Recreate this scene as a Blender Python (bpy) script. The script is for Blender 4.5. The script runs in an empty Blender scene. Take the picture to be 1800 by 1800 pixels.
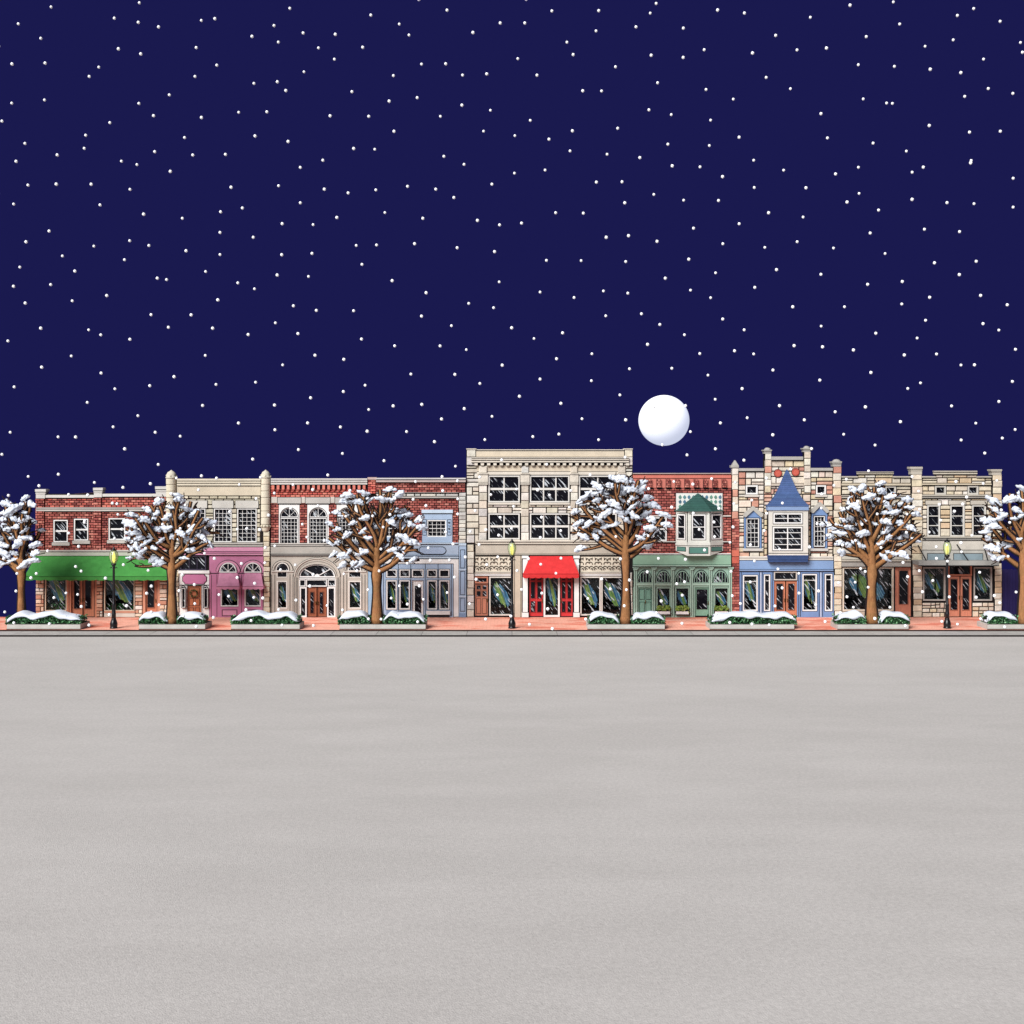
import bpy, math, random
from mathutils import Vector, noise
R = random.Random(7)
S = bpy.context.scene
COL = S.collection
CAM_D, CAM_H, FPX, HOR = 90.0, 10.9, 2160.0, 823.4   # camera distance to the facade line, height, focal length, horizon

def X(px, y=0.0): return (px - 900) * (CAM_D + y) / FPX
def Z(py, y=0.0): return CAM_H - (py - HOR) * (CAM_D + y) / FPX

K = 0.77
def c(r, g, b, k=K):
    def l(v):
        v /= 255.0
        return v / 12.92 if v <= 0.04045 else ((v + 0.055) / 1.055) ** 2.4
    v = (l(r), l(g), l(b)); y = .3 * v[0] + .55 * v[1] + .15 * v[2]; d = .15
    return tuple((q + (y - q) * d) * k for q in v)
def jit(col, a=0.12, rnd=R):
    f = 1 + rnd.uniform(-a, a)
    return tuple(min(0.95, v * f * (1 + rnd.uniform(-a, a) * .25)) for v in col)

INK = c(30, 27, 30)
WHITE = c(240, 238, 234)
STONE = c(196, 190, 180)
GREY = c(178, 172, 164)
CREAM = c(220, 208, 184)

# ------------------------------------------------------------------ materials
def mat(name, base=None, rough=0.7, var=0.12, scale=1.2, bump=0.0, bscale=20, spec=0.3, streak=None, metal=0.0, fine=0.0):
    """Procedural surface: own colour (attribute or fixed) broken up by noise, with a little relief."""
    m = bpy.data.materials.new(name); m.use_nodes = True
    nt = m.node_tree; N = nt.nodes; L = nt.links
    b = N['Principled BSDF']
    b.inputs['Roughness'].default_value = rough
    b.inputs['Specular IOR Level'].default_value = spec
    b.inputs['Metallic'].default_value = metal
    tc = N.new('ShaderNodeTexCoord')
    vec = tc.outputs['Object']
    if streak:
        mp = N.new('ShaderNodeMapping'); mp.inputs['Scale'].default_value = streak
        L.new(vec, mp.inputs['Vector']); vec = mp.outputs['Vector']
    n = N.new('ShaderNodeTexNoise'); n.inputs['Scale'].default_value = scale
    n.inputs['Detail'].default_value = 6; n.inputs['Roughness'].default_value = .65
    L.new(vec, n.inputs['Vector'])
    mr = N.new('ShaderNodeMapRange'); mr.inputs['From Min'].default_value = .3; mr.inputs['From Max'].default_value = .7
    mr.inputs['To Min'].default_value = 1 - var; mr.inputs['To Max'].default_value = 1 + var
    L.new(n.outputs['Fac'], mr.inputs['Value'])
    fac = mr.outputs['Result']
    if fine:
        n3 = N.new('ShaderNodeTexNoise'); n3.inputs['Scale'].default_value = 30; n3.inputs['Detail'].default_value = 3
        L.new(tc.outputs['Object'], n3.inputs['Vector'])
        m3 = N.new('ShaderNodeMapRange'); m3.inputs['From Min'].default_value = .3; m3.inputs['From Max'].default_value = .7
        m3.inputs['To Min'].default_value = 1 - fine; m3.inputs['To Max'].default_value = 1 + fine
        L.new(n3.outputs['Fac'], m3.inputs['Value'])
        mu = N.new('ShaderNodeMath'); mu.operation = 'MULTIPLY'
        L.new(fac, mu.inputs[0]); L.new(m3.outputs['Result'], mu.inputs[1]); fac = mu.outputs[0]
    vm = N.new('ShaderNodeVectorMath'); vm.operation = 'SCALE'
    if base is None:
        a = N.new('ShaderNodeVertexColor'); a.layer_name = 'Col'
        L.new(a.outputs['Color'], vm.inputs[0])
    else:
        vm.inputs[0].default_value = base
    L.new(fac, vm.inputs['Scale'])
    L.new(vm.outputs[0], b.inputs['Base Color'])
    if bump:
        n2 = N.new('ShaderNodeTexNoise'); n2.inputs['Scale'].default_value = bscale; n2.inputs['Detail'].default_value = 4
        L.new(tc.outputs['Object'], n2.inputs['Vector'])
        bp = N.new('ShaderNodeBump'); bp.inputs['Strength'].default_value = bump; bp.inputs['Distance'].default_value = .05
        L.new(n2.outputs['Fac'], bp.inputs['Height']); L.new(bp.outputs['Normal'], b.inputs['Normal'])
    return m

M_MASON = mat('masonry', rough=.9, var=.2, scale=2.2, bump=.5, bscale=9, spec=.15, fine=.10)
M_MORTAR = mat('mortar', c(40, 34, 34), rough=.95, var=.25, scale=3, spec=.1)
M_TRIM = mat('painted_trim', rough=.6, var=.10, scale=1.1, bump=.12, bscale=14, spec=.25, fine=.05)
M_STUCCO = mat('stucco', rough=.85, var=.12, scale=.9, bump=.3, bscale=25, spec=.15, fine=.07)
M_WOOD = mat('door_wood', rough=.45, var=.22, scale=2.5, spec=.35, streak=(9, 9, .8), bump=.1)
M_CLOTH = mat('awning_cloth', rough=.9, var=.16, scale=1.6, bump=.25, bscale=30, spec=.1, fine=.08)
M_METAL = mat('black_metal', c(20, 20, 24), rough=.32, var=.2, scale=5, spec=.6, metal=.2)
M_BRASS = mat('brass', c(190, 150, 70), rough=.3, var=.1, spec=.5, metal=.9)
M_ROOFING = mat('roof_shingle', rough=.75, var=.15, scale=3, bump=.2, bscale=18, spec=.2)
M_FLAT = mat('flat_roof', c(120, 116, 112), rough=.95, var=.15)
M_DARK = mat('dark_interior', c(14, 14, 18), rough=1, var=.2, spec=.05)
M_SNOW = mat('snow', (.62, .665, .74), rough=.8, var=.06, scale=2.5, bump=.35, bscale=8, spec=.2)
M_BARK = mat('bark', rough=.9, var=.30, scale=2.2, streak=(6, 6, 1.0), bump=.8, bscale=16, spec=.1)
M_LEAF = mat('leaves', rough=.6, var=.2, scale=4, spec=.25)
M_REFLECT = mat('reflection_colour', rough=.8, var=.25, scale=4, spec=.1)
M_SOIL = mat('soil', c(60, 48, 38), rough=1, var=.3, scale=5)
M_CONC = mat('concrete', c(186, 182, 176), rough=.9, var=.14, scale=1.4, bump=.3, bscale=20, spec=.15, fine=.08)

def glass(name, clear):
    """Window glass with reflections painted into it as pale slanting strokes."""
    m = bpy.data.materials.new(name); m.use_nodes = True
    nt = m.node_tree; N = nt.nodes; L = nt.links
    out = N['Material Output']; N.remove(N['Principled BSDF'])
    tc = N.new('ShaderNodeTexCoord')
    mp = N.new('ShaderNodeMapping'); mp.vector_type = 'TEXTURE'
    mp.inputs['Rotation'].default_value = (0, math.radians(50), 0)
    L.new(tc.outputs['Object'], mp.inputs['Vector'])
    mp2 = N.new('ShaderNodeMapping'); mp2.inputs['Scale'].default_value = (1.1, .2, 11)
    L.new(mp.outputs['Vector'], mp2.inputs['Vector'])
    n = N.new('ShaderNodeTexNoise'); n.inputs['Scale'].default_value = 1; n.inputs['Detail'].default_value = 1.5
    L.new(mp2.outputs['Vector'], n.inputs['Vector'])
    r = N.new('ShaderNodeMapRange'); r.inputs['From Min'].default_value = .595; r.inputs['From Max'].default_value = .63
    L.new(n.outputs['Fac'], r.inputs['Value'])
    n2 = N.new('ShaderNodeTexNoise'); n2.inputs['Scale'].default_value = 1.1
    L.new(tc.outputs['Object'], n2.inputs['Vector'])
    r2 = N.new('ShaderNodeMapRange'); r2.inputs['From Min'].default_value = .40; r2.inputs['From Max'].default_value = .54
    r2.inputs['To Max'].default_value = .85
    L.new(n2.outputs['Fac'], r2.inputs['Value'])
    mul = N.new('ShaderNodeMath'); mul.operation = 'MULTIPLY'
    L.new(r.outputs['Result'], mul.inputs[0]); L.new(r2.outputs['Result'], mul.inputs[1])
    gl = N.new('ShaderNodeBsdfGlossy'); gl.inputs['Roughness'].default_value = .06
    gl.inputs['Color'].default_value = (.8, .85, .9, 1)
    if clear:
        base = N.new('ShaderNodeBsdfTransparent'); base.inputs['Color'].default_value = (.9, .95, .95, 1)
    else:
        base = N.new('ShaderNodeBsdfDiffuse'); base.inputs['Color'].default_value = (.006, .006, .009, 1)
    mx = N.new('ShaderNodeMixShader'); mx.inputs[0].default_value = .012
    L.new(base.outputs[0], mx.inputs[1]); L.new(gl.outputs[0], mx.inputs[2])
    fr = N.new('ShaderNodeBsdfDiffuse'); fr.inputs['Color'].default_value = (.52, .56, .60, 1)  # pale diffuse colour of the painted reflection strokes
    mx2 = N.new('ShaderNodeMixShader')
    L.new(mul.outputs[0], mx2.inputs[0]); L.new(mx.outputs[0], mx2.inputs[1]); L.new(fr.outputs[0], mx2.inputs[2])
    L.new(mx2.outputs[0], out.inputs['Surface'])
    return m
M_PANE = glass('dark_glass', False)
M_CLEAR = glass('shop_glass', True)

# ------------------------------------------------------------------ mesh builder
class MB:
    def __init__(s): s.v = []; s.f = []; s.c = []; s.smooth = False
    def face(s, idx, col): s.f.append(idx); s.c.append(col)
    def poly(s, pts, col):
        k = len(s.v); s.v += [tuple(p) for p in pts]; s.face(list(range(k, k + len(pts))), col)
    def hexa(s, p, col):
        k = len(s.v); s.v += [tuple(q) for q in p]
        for q in ((0, 1, 2, 3), (7, 6, 5, 4), (0, 4, 5, 1), (1, 5, 6, 2), (2, 6, 7, 3), (3, 7, 4, 0)):
            s.face([k + i for i in q], col)
    def box(s, x0, x1, y0, y1, z0, z1, col):
        s.hexa([(x0, y0, z0), (x1, y0, z0), (x1, y0, z1), (x0, y0, z1), (x0, y1, z0), (x1, y1, z0), (x1, y1, z1), (x0, y1, z1)], col)
    def bx(s, px0, px1, pyt, pyb, y0, y1, col):         # a box given by its outline on the facade
        s.box(X(px0, y0), X(px1, y0), y0, y1, Z(pyb, y0), Z(pyt, y0), col)
    def frame(s, px0, px1, pyt, pyb, w, y0, y1, col):   # four butted bars
        s.bx(px0, px0 + w, pyt, pyb, y0, y1, col); s.bx(px1 - w, px1, pyt, pyb, y0, y1, col)
        s.bx(px0 + w, px1 - w, pyt, pyt + w, y0, y1, col); s.bx(px0 + w, px1 - w, pyb - w, pyb, y0, y1, col)
    def block(s, x0, x1, z0, z1, yf, yb, b, col):       # a dressed stone with worn arrises
        b = min(b, (x1 - x0) * .3, (z1 - z0) * .3); k = len(s.v)
        ym = yf + b * .8
        s.v += [(x0 + b, yf, z0 + b), (x1 - b, yf, z0 + b), (x1 - b, yf, z1 - b), (x0 + b, yf, z1 - b),
                (x0, ym, z0), (x1, ym, z0), (x1, ym, z1), (x0, ym, z1), (x0, yb, z0), (x1, yb, z0), (x1, yb, z1), (x0, yb, z1)]
        s.face([k, k + 1, k + 2, k + 3], col)
        for i in range(4):
            j = (i + 1) % 4
            s.face([k + 4 + i, k + 4 + j, k + j, k + i], col); s.face([k + 8 + i, k + 8 + j, k + 4 + j, k + 4 + i], col)
    def prism(s, pts, y0, y1, col):                     # outline in (x, z) extruded in depth
        k = len(s.v); n = len(pts)
        s.v += [(x, y0, z) for x, z in pts] + [(x, y1, z) for x, z in pts]
        s.face([k + i for i in range(n)], col); s.face([k + n + i for i in range(n - 1, -1, -1)], col)
        for i in range(n):
            j = (i + 1) % n; s.face([k + i, k + n + i, k + n + j, k + j], col)
    def ring(s, cx, cz, r0, r1, a0, a1, y0, y1, col, n=18, sz=1.0):
        for i in range(n):
            a = a0 + (a1 - a0) * i / n; b = a0 + (a1 - a0) * (i + 1) / n
            q = lambda r, t, y: (cx + r * math.cos(t), y, cz + r * math.sin(t) * sz)
            s.hexa([q(r0, a, y0), q(r1, a, y0), q(r1, b, y0), q(r0, b, y0), q(r0, a, y1), q(r1, a, y1), q(r1, b, y1), q(r0, b, y1)], col)
    def half(s, cx, cz, r, y0, y1, col, n=20, sz=1.0):
        s.prism([(cx + r * math.cos(math.pi * i / n), cz + r * math.sin(math.pi * i / n) * sz) for i in range(n + 1)], y0, y1, col)
    def obox(s, P0, P1, s0, s1, z0, z1, d0, d1, col):   # box on a slanting wall from P0 to P1 (plan), d = outward depth
        d = Vector((P1[0] - P0[0], P1[1] - P0[1])); d.normalize(); nrm = Vector((d.y, -d.x))
        q = lambda t, e, z: (P0[0] + d.x * t + nrm.x * e, P0[1] + d.y * t + nrm.y * e, z)
        s.hexa([q(s0, d1, z0), q(s1, d1, z0), q(s1, d1, z1), q(s0, d1, z1), q(s0, d0, z0), q(s1, d0, z0), q(s1, d0, z1), q(s0, d0, z1)], col)
    def tube(s, path, rad, col, n=7, cap=True, colf=None):
        k0 = len(s.v); m = len(path)
        for i, p in enumerate(path):
            p = Vector(p); a = Vector(path[max(i - 1, 0)]); b = Vector(path[min(i + 1, m - 1)])
            t = (b - a); t = t.normalized() if t.length > 1e-6 else Vector((0, 0, 1))
            u = t.cross(Vector((0, 1, 0)) if abs(t.y) < .9 else Vector((1, 0, 0))).normalized(); w = t.cross(u)
            r = rad[i] if isinstance(rad, (list, tuple)) else rad
            for j in range(n):
                an = 2 * math.pi * j / n
                s.v.append(tuple(p + (u * math.cos(an) + w * math.sin(an)) * r))
        for i in range(m - 1):
            cc = colf(i / (m - 1)) if colf else col
            for j in range(n):
                a = k0 + i * n + j; b = k0 + i * n + (j + 1) % n
                s.face([a, b, b + n, a + n], cc)
        if cap:
            s.face([k0 + j for j in range(n - 1, -1, -1)], col); s.face([k0 + (m - 1) * n + j for j in range(n)], col if not colf else colf(1))
    def lathe(s, prof, cx, cy, col, n=20):
        s.tube([(cx, cy, z) for r, z in prof], [r for r, z in prof], col, n)
    def blob(s, ctr, rx, ry, rz, col, seed=0, nu=9, nv=6, amp=.22):
        k = len(s.v)
        for i in range(nv + 1):
            th = math.pi * i / nv
            for j in range(nu):
                ph = 2 * math.pi * j / nu
                d = Vector((math.sin(th) * math.cos(ph), math.sin(th) * math.sin(ph), math.cos(th)))
                f = 1 + amp * noise.noise(d * 1.7 + Vector((seed * 3.1, seed * 1.7, seed)))*1.6
                s.v.append((ctr[0] + d.x * rx * f, ctr[1] + d.y * ry * f, ctr[2] + d.z * rz * f))
        for i in range(nv):
            for j in range(nu):
                a = k + i * nu + j; b = k + i * nu + (j + 1) % nu
                s.face([a, a + nu, b + nu, b], col)
    def build(s, name, m, parent=None, origin=(0, 0, 0), loc=None):
        me = bpy.data.meshes.new(name)
        ox, oy, oz = origin
        me.from_pydata([(x - ox, y - oy, z - oz) for x, y, z in s.v], [], s.f)
        at = me.color_attributes.new('Col', 'FLOAT_COLOR', 'CORNER')
        buf = []
        for f, cc in zip(s.f, s.c): buf += [cc[0], cc[1], cc[2], 1.0] * len(f)
        at.data.foreach_set('color', buf)
        if s.smooth: me.polygons.foreach_set('use_smooth', [True] * len(me.polygons))
        me.materials.append(m); me.update()
        o = bpy.data.objects.new(name, me); COL.objects.link(o)
        if parent: o.parent = parent
        if loc: o.location = loc
        return o

def tag(o, label=None, cat=None, group=None, kind=None):
    if label: o['label'] = label
    if cat: o['category'] = cat
    if group: o['group'] = group
    if kind: o['kind'] = kind
    return o
def empty(name, loc, label, cat, group=None):
    o = bpy.data.objects.new(name, None); COL.objects.link(o); o.location = loc; o.empty_display_size = .3
    return tag(o, label, cat, group)

# ------------------------------------------------------------------ masonry
P_RED = [c(174, 84, 72), c(156, 72, 64), c(194, 104, 90), c(136, 62, 58), c(208, 124, 106), c(180, 92, 80)]
P_SALM = [c(222, 112, 92), c(208, 88, 74), c(228, 128, 106), c(196, 76, 64)]
P_TAN = [c(226, 212, 188), c(222, 204, 170), c(234, 226, 210), c(212, 184, 146), c(222, 206, 180), c(212, 200, 178)]
P_MIX = [c(226, 216, 200), c(232, 212, 190), c(222, 168, 142), c(210, 146, 122), c(224, 214, 198), c(218, 198, 160), c(236, 228, 212), c(214, 200, 180)]
P_CREAM = [c(224, 214, 198), c(216, 204, 184), c(230, 222, 208), c(208, 196, 176), c(208, 203, 194)]
P_GREYST = [c(206, 202, 192), c(192, 188, 180), c(216, 208, 194)]

def masonry(mb, rect, holes, rh, bl, pal, rubble=False, yf=-.05, joint=.03, bev=.02):
    x0, x1, z0, z1 = rect
    hs = [h for h in holes if h[0] < x1 and h[1] > x0 and h[2] < z1 and h[3] > z0]
    cuts = sorted({z0, z1} | {z for h in hs for z in (h[2], h[3]) if z0 + .04 < z < z1 - .04})
    rows = []
    for a, b in zip(cuts, cuts[1:]):
        n = max(1, round((b - a) / rh)); ws = [1 + (R.uniform(-.3, .3) if rubble else 0) for _ in range(n)]
        t = a
        for w in ws:
            d = (b - a) * w / sum(ws); rows.append((t, t + d)); t += d
    for i, (a, b) in enumerate(rows):
        iv = [(x0, x1)]
        for h in hs:
            if h[2] < b - .035 and h[3] > a + .035:
                iv = [q for u, v in iv for q in ((u, min(v, h[0])), (max(u, h[1]), v)) if q[1] - q[0] > .02]
        for u, v in iv:
            t = u; first = True
            while t < v - .01:
                ln = R.uniform(bl * .55, bl * 1.6) if rubble else bl
                if first and not rubble and i % 2: ln = bl / 2
                first = False
                e = t + ln
                if v - e < bl * .35: e = v
                j = joint / 2
                g = lambda: yf + R.uniform(-.018, .018)
                if rubble and b - a > .4 and R.random() < .3:
                    m = a + (b - a) * R.uniform(.4, .6)
                    mb.block(t + j, e - j, a + j, m - j, g(), .05, bev, jit(R.choice(pal), .1))
                    mb.block(t + j, e - j, m + j, b - j, g(), .05, bev, jit(R.choice(pal), .1))
                elif b - a > joint + .01:
                    mb.block(t + j, e - j, a + j, b - j, g(), .05, bev, jit(R.choice(pal), .1))
                t = e

def quoins(mb, px0, px1, pyt, pyb, pal, yf=-.12, rh=.5, yb=.05):
    """A pier of single stacked stones, uneven at the edges."""
    z0, z1 = Z(pyb), Z(pyt); n = max(1, round((z1 - z0) / rh))
    for i in range(n):
        a = z0 + (z1 - z0) * i / n; b = z0 + (z1 - z0) * (i + 1) / n
        e = R.uniform(0, .05)
        mb.block(X(px0) + e, X(px1) - R.uniform(0, .05), a + .015, b - .015, yf + R.uniform(-.02, .02), yb, .04, jit(R.choice(pal), .09))
    mb.bx(px0 + 1.2, px1 - 1.2, pyt, pyb, yf + .04, yb + .002, INK)

# ------------------------------------------------------------------ buildings
class Bld:
    def __init__(s, label, px0, px1, tops):
        s.o = (X((px0 + px1) / 2), 0, 0); s.px0, s.px1 = px0, px1; s.tops = tops; s.holes = []; s.mas = []
        s.root = empty('shop_building', s.o, label, 'building', 'shop buildings in the row')
    def part(s, name, mb, m, parent=None): return mb.build(name, m, parent or s.root, s.o)
    def hole(s, a, b, t, q): s.holes.append((X(a), X(b), Z(q), Z(t)))
    def brick(s, a, b, t, q, pal=P_RED, rh=.185, bl=.36, yf=-.04): s.mas.append((a, b, t, q, pal, False, rh, bl, yf))
    def stone(s, a, b, t, q, pal=P_TAN, rh=.42, bl=.72, yf=-.05, rub=True): s.mas.append((a, b, t, q, pal, rub, rh, bl, yf))
    def band(s, a, b, lines, name='cornice', m=None, ret=False):
        """Stacked mouldings: (top, bottom, projection, colour) with a dark joint under each."""
        mb = MB()
        for t, q, d, col in lines:
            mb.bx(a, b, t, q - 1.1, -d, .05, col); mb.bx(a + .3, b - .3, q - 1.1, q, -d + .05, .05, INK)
        if ret: return mb
        return s.part(name, mb, m or M_TRIM)
    def window(s, a, b, t, q, nx=1, ny=1, frame=WHITE, fw=1.8, bw=.9, shop=False, sill=None, sillcol=None, drape=0, name='window', ink=True, plant=False, ysplit=None, hole=True):  # drape: seed of the added reflection strips, 0 for none
        if hole: s.hole(a, b, t, q)
        yo = 0 if hole else -.16
        mb = MB()
        if ink: mb.frame(a - 1, b + 1, t - 1, q + 1, 1.6, -.052 + yo, .02 + yo, INK)
        mb.frame(a, b, t, q, fw, -.075 + yo, .14 + yo, frame)
        w = s.part(name, mb, M_TRIM)
        mb = MB(); mb.bx(a + fw * .8, b - fw * .8, t + fw * .8, q - fw * .8, .07 + yo, .085 + yo, WHITE)
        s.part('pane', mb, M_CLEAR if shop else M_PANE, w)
        mb = MB(); A, B, T, Q = a + fw, b - fw, t + fw, q - fw
        for i in range(1, nx):
            p = A + (B - A) * i / nx; mb.bx(p - bw / 2, p + bw / 2, T, Q, .025 + yo, .065 + yo, frame)
        ys = ysplit if ysplit else [T + (Q - T) * i / ny for i in range(1, ny)]
        for i, p in enumerate(ys):
            mid = (not ysplit and ny % 2 == 0 and i == ny // 2 - 1); h = bw * (1.7 if mid else 1) / 2
            mb.bx(A, B, p - h, p + h, (.015 if mid else .03) + yo, .062 + yo, frame)
        if mb.v: s.part('glazing_bars', mb, M_TRIM, w)
        if sill:
            mb = MB(); mb.bx(sill[0], sill[1], q + .6, sill[2], -.16, .1, sillcol or STONE); mb.bx(sill[0] + .5, sill[1] - .5, sill[2], sill[2] + .9, -.08, .05, INK)
            s.part('sill', mb, M_STUCCO, w)
        if shop:
            mb = MB(); x0, x1, z0, z1 = X(a + .5), X(b - .5), Z(q - .5), Z(t + .5)
            mb.poly([(x0, 1.1, z0), (x1, 1.1, z0), (x1, 1.1, z1), (x0, 1.1, z1)], INK)
            for p in ([(x0, .15, z0), (x0, 1.1, z0), (x0, 1.1, z1), (x0, .15, z1)], [(x1, .15, z0), (x1, 1.1, z0), (x1, 1.1, z1), (x1, .15, z1)],
                      [(x0, .15, z0), (x1, .15, z0), (x1, 1.1, z0), (x0, 1.1, z0)], [(x0, .15, z1), (x1, .15, z1), (x1, 1.1, z1), (x0, 1.1, z1)]):
                mb.poly(p, INK)
            s.part('backdrop', mb, M_DARK, w)
            if drape: s.drape(w, a + fw, b - fw, t + fw, q - fw, drape)  # added strips that imitate reflections
            if plant:
                mb = MB(); leaves(mb, X(a + 1), X(b - 1), .16, .5, Z(q - 1), Z(q - 12), 200, [c(44, 120, 50), c(78, 150, 70), c(24, 84, 40)], .10)
                s.part('window_greenery', mb, M_LEAF, w)
        return w
    def drape(s, w, a, b, t, q, seed):
        """Slanting blue and green strips behind the glass that imitate its reflections."""
        rr = random.Random(seed * 17 + int(a)); mb = MB()
        x0, x1, z0, z1 = X(a), X(b), Z(q), Z(t); W, H = x1 - x0, z1 - z0
        blues = [c(96, 156, 200), c(70, 130, 178), c(126, 180, 208)]; greens = [c(156, 186, 80), c(130, 168, 92), c(180, 198, 84)]
        n = max(5, int(W / .085)); sl = min(.32 * W, .25 * H); order = rr.choice([0, 1])
        for k in range(n):
            u = (k + .5) / n; hh = (.16 + .56 * math.sin(math.pi * u) ** .7) * H * rr.uniform(.75, 1.0)
            zc = z0 + H * (.53 + .10 * (.5 - u)); xc = x0 + W * (.16 + .68 * u); hw = W / n * .33
            g = abs(u - (.42 if order else .62)) < .19
            col = jit(rr.choice(greens if g else blues), .2, rr)
            za, zb = zc - hh / 2, zc + hh / 2; s2 = sl * hh / H
            xa, xb = min(x1 - .06, xc + s2), max(x0 + .06, xc - s2)
            y = .3 + .05 * math.sin(k * 2.1)
            mb.hexa([(xa - hw, y, za), (xa + hw, y + .03, za), (xb + hw, y + .03, zb), (xb - hw, y, zb),
                     (xa - hw, y + .03, za), (xa + hw, y + .06, za), (xb + hw, y + .06, zb), (xb - hw, y + .03, zb)], col)
        s.part('drape', mb, M_REFLECT, w)  # added coloured strips stand in for reflections in the shop glass
    def door(s, a, b, t, q, col, glass=(), panels=(), handle=None, m=None, y=.05, fcol=None, name='door', rim=None):
        """One leaf: slab, raised edge, sunk glass and raised panels; lists are (a, b, t, q) on the facade."""
        s.hole(a, b, t, q); mb = MB(); dk = tuple(v * .55 for v in col)
        mb.bx(a, b, t, q, y, y + .12, col); mb.frame(a - .8, b + .8, t - .8, q, 1.3, y - .06, y - .001, INK)
        mb.frame(a + .6, b - .6, t + .4, q - .4, 1.4, y - .03, y - .002, col)
        for p in glass: mb.frame(p[0] - 1, p[1] + 1, p[2] - 1, p[3] + 1, 1.2, y - .035, y - .003, rim or dk)
        for p in panels:
            mb.bx(*p, y - .012, y - .004, INK); mb.bx(p[0] + .8, p[1] - .8, p[2] + .8, p[3] - .8, y - .03, y - .006, col)
        d = s.part(name, mb, m or M_WOOD)
        if glass:
            mb = MB()
            for p in glass: mb.bx(*p, y - .02, y - .005, WHITE)
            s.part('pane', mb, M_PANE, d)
        if handle:
            hx, hz = X(handle[0], y), Z(handle[1], y); mb = MB(); mb.tube([(hx, y - .05, hz - .12), (hx, y - .10, hz - .08), (hx, y - .10, hz + .08), (hx, y - .05, hz + .12)], .025, INK, 6)
            s.part('handle', mb, M_BRASS, d)
        return d
    def fan(s, cx, sp, r, rz=None, frame=WHITE, spokes=3, fw=1.8, y=-.1, hub=True, vbars=0):
        """Half-round fanlight on the wall."""
        k = CAM_D / FPX; RR = r * k; sz = (rz or r) / r; x, z = X(cx), Z(sp); mb = MB()
        mb.ring(x, z, RR, RR + .045, 0, math.pi, y + .02, .02, INK, sz=sz)
        mb.ring(x, z, RR - fw * k, RR, 0, math.pi, y - .03, .02, frame, sz=sz); mb.box(x - RR, x + RR, y - .031, .021, z - fw * k, z, frame)
        w = s.part('fanlight', mb, M_TRIM)
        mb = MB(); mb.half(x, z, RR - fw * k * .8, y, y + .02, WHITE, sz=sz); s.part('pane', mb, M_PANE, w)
        mb = MB(); bw = .04
        for i in range(1, spokes + 1):
            a = math.pi * i / (spokes + 1); d = Vector((math.cos(a), math.sin(a) * sz)); p = Vector((-d.y, d.x)).normalized() * bw / 2
            q0 = Vector((x, z)) + d * RR * .14; q1 = Vector((x, z)) + d * (RR - fw * k * .6)
            mb.prism([tuple(q0 - p), tuple(q1 - p), tuple(q1 + p), tuple(q0 + p)], y - .02, y - .003, frame)
        for i in range(1, vbars + 1):
            u = -1 + 2 * i / (vbars + 1); h = math.sqrt(max(0, 1 - u * u)) * RR * sz * .9
            mb.box(x + u * RR - .018, x + u * RR + .018, y - .02, y - .003, z, z + h, frame)
        if hub: mb.half(x, z, RR * .16, y - .025, y - .004, frame, 8)
        s.part('glazing_bars', mb, M_TRIM, w)
        return w
    def awning(s, t0, t1, pyt, b0, b1, pyb, pyv, proj, col, sc=8, depth=.7):
        mb = MB(); yt, yb = -.09, -proj
        A, B, C, D = (X(t0, yt), yt, Z(pyt, yt)), (X(t1, yt), yt, Z(pyt, yt)), (X(b1, yb), yb, Z(pyb, yb)), (X(b0, yb), yb, Z(pyb, yb))
        n = max(6, int((t1 - t0) / 7)); m = 6; k = len(mb.v)
        for i in range(m + 1):
            for j in range(n + 1):
                u, v = j / n, i / m
                p = Vector(A).lerp(Vector(B), u).lerp(Vector(D).lerp(Vector(C), u), v)
                sag = -.05 * math.sin(math.pi * v) * (.6 + .4 * abs(math.sin(u * sc * math.pi / 2)))
                mb.v.append((p.x, p.y, p.z + sag))
        for i in range(m):
            for j in range(n): q = k + i * (n + 1) + j; mb.face([q, q + 1, q + n + 2, q + n + 1], jit(col, .04))
        for P, Q in ((A, D), (B, C)):
            mb.poly([P, Q, (Q[0], Q[1] + .02, Q[2] - .05), (P[0], 0.0, Q[2])], col)
        w = s.part('awning', mb, M_CLOTH)
        mb = MB(); z0, z1 = Z(pyv, yb), Z(pyb, yb); x0, x1 = D[0], C[0]; pts = [(x0, z1), (x1, z1)]
        N = sc * 6
        for i in range(N + 1):
            u = 1 - i / N; pts.append((x0 + (x1 - x0) * u, z0 + .07 * (1 - abs(math.sin(u * sc * math.pi)) ** .6)))
        mb.prism(pts, yb - .03, yb - .01, col); mb.box(x0, x1, yb - .036, yb - .031, z1 - .03, z1, tuple(v * .35 for v in col))
        for xx in (x0, x1): mb.box(xx - .012, xx + .012, yb, .0, z0 + .06, z1 - .01, col)
        s.part('valance', mb, M_CLOTH, w)
        return w
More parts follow.
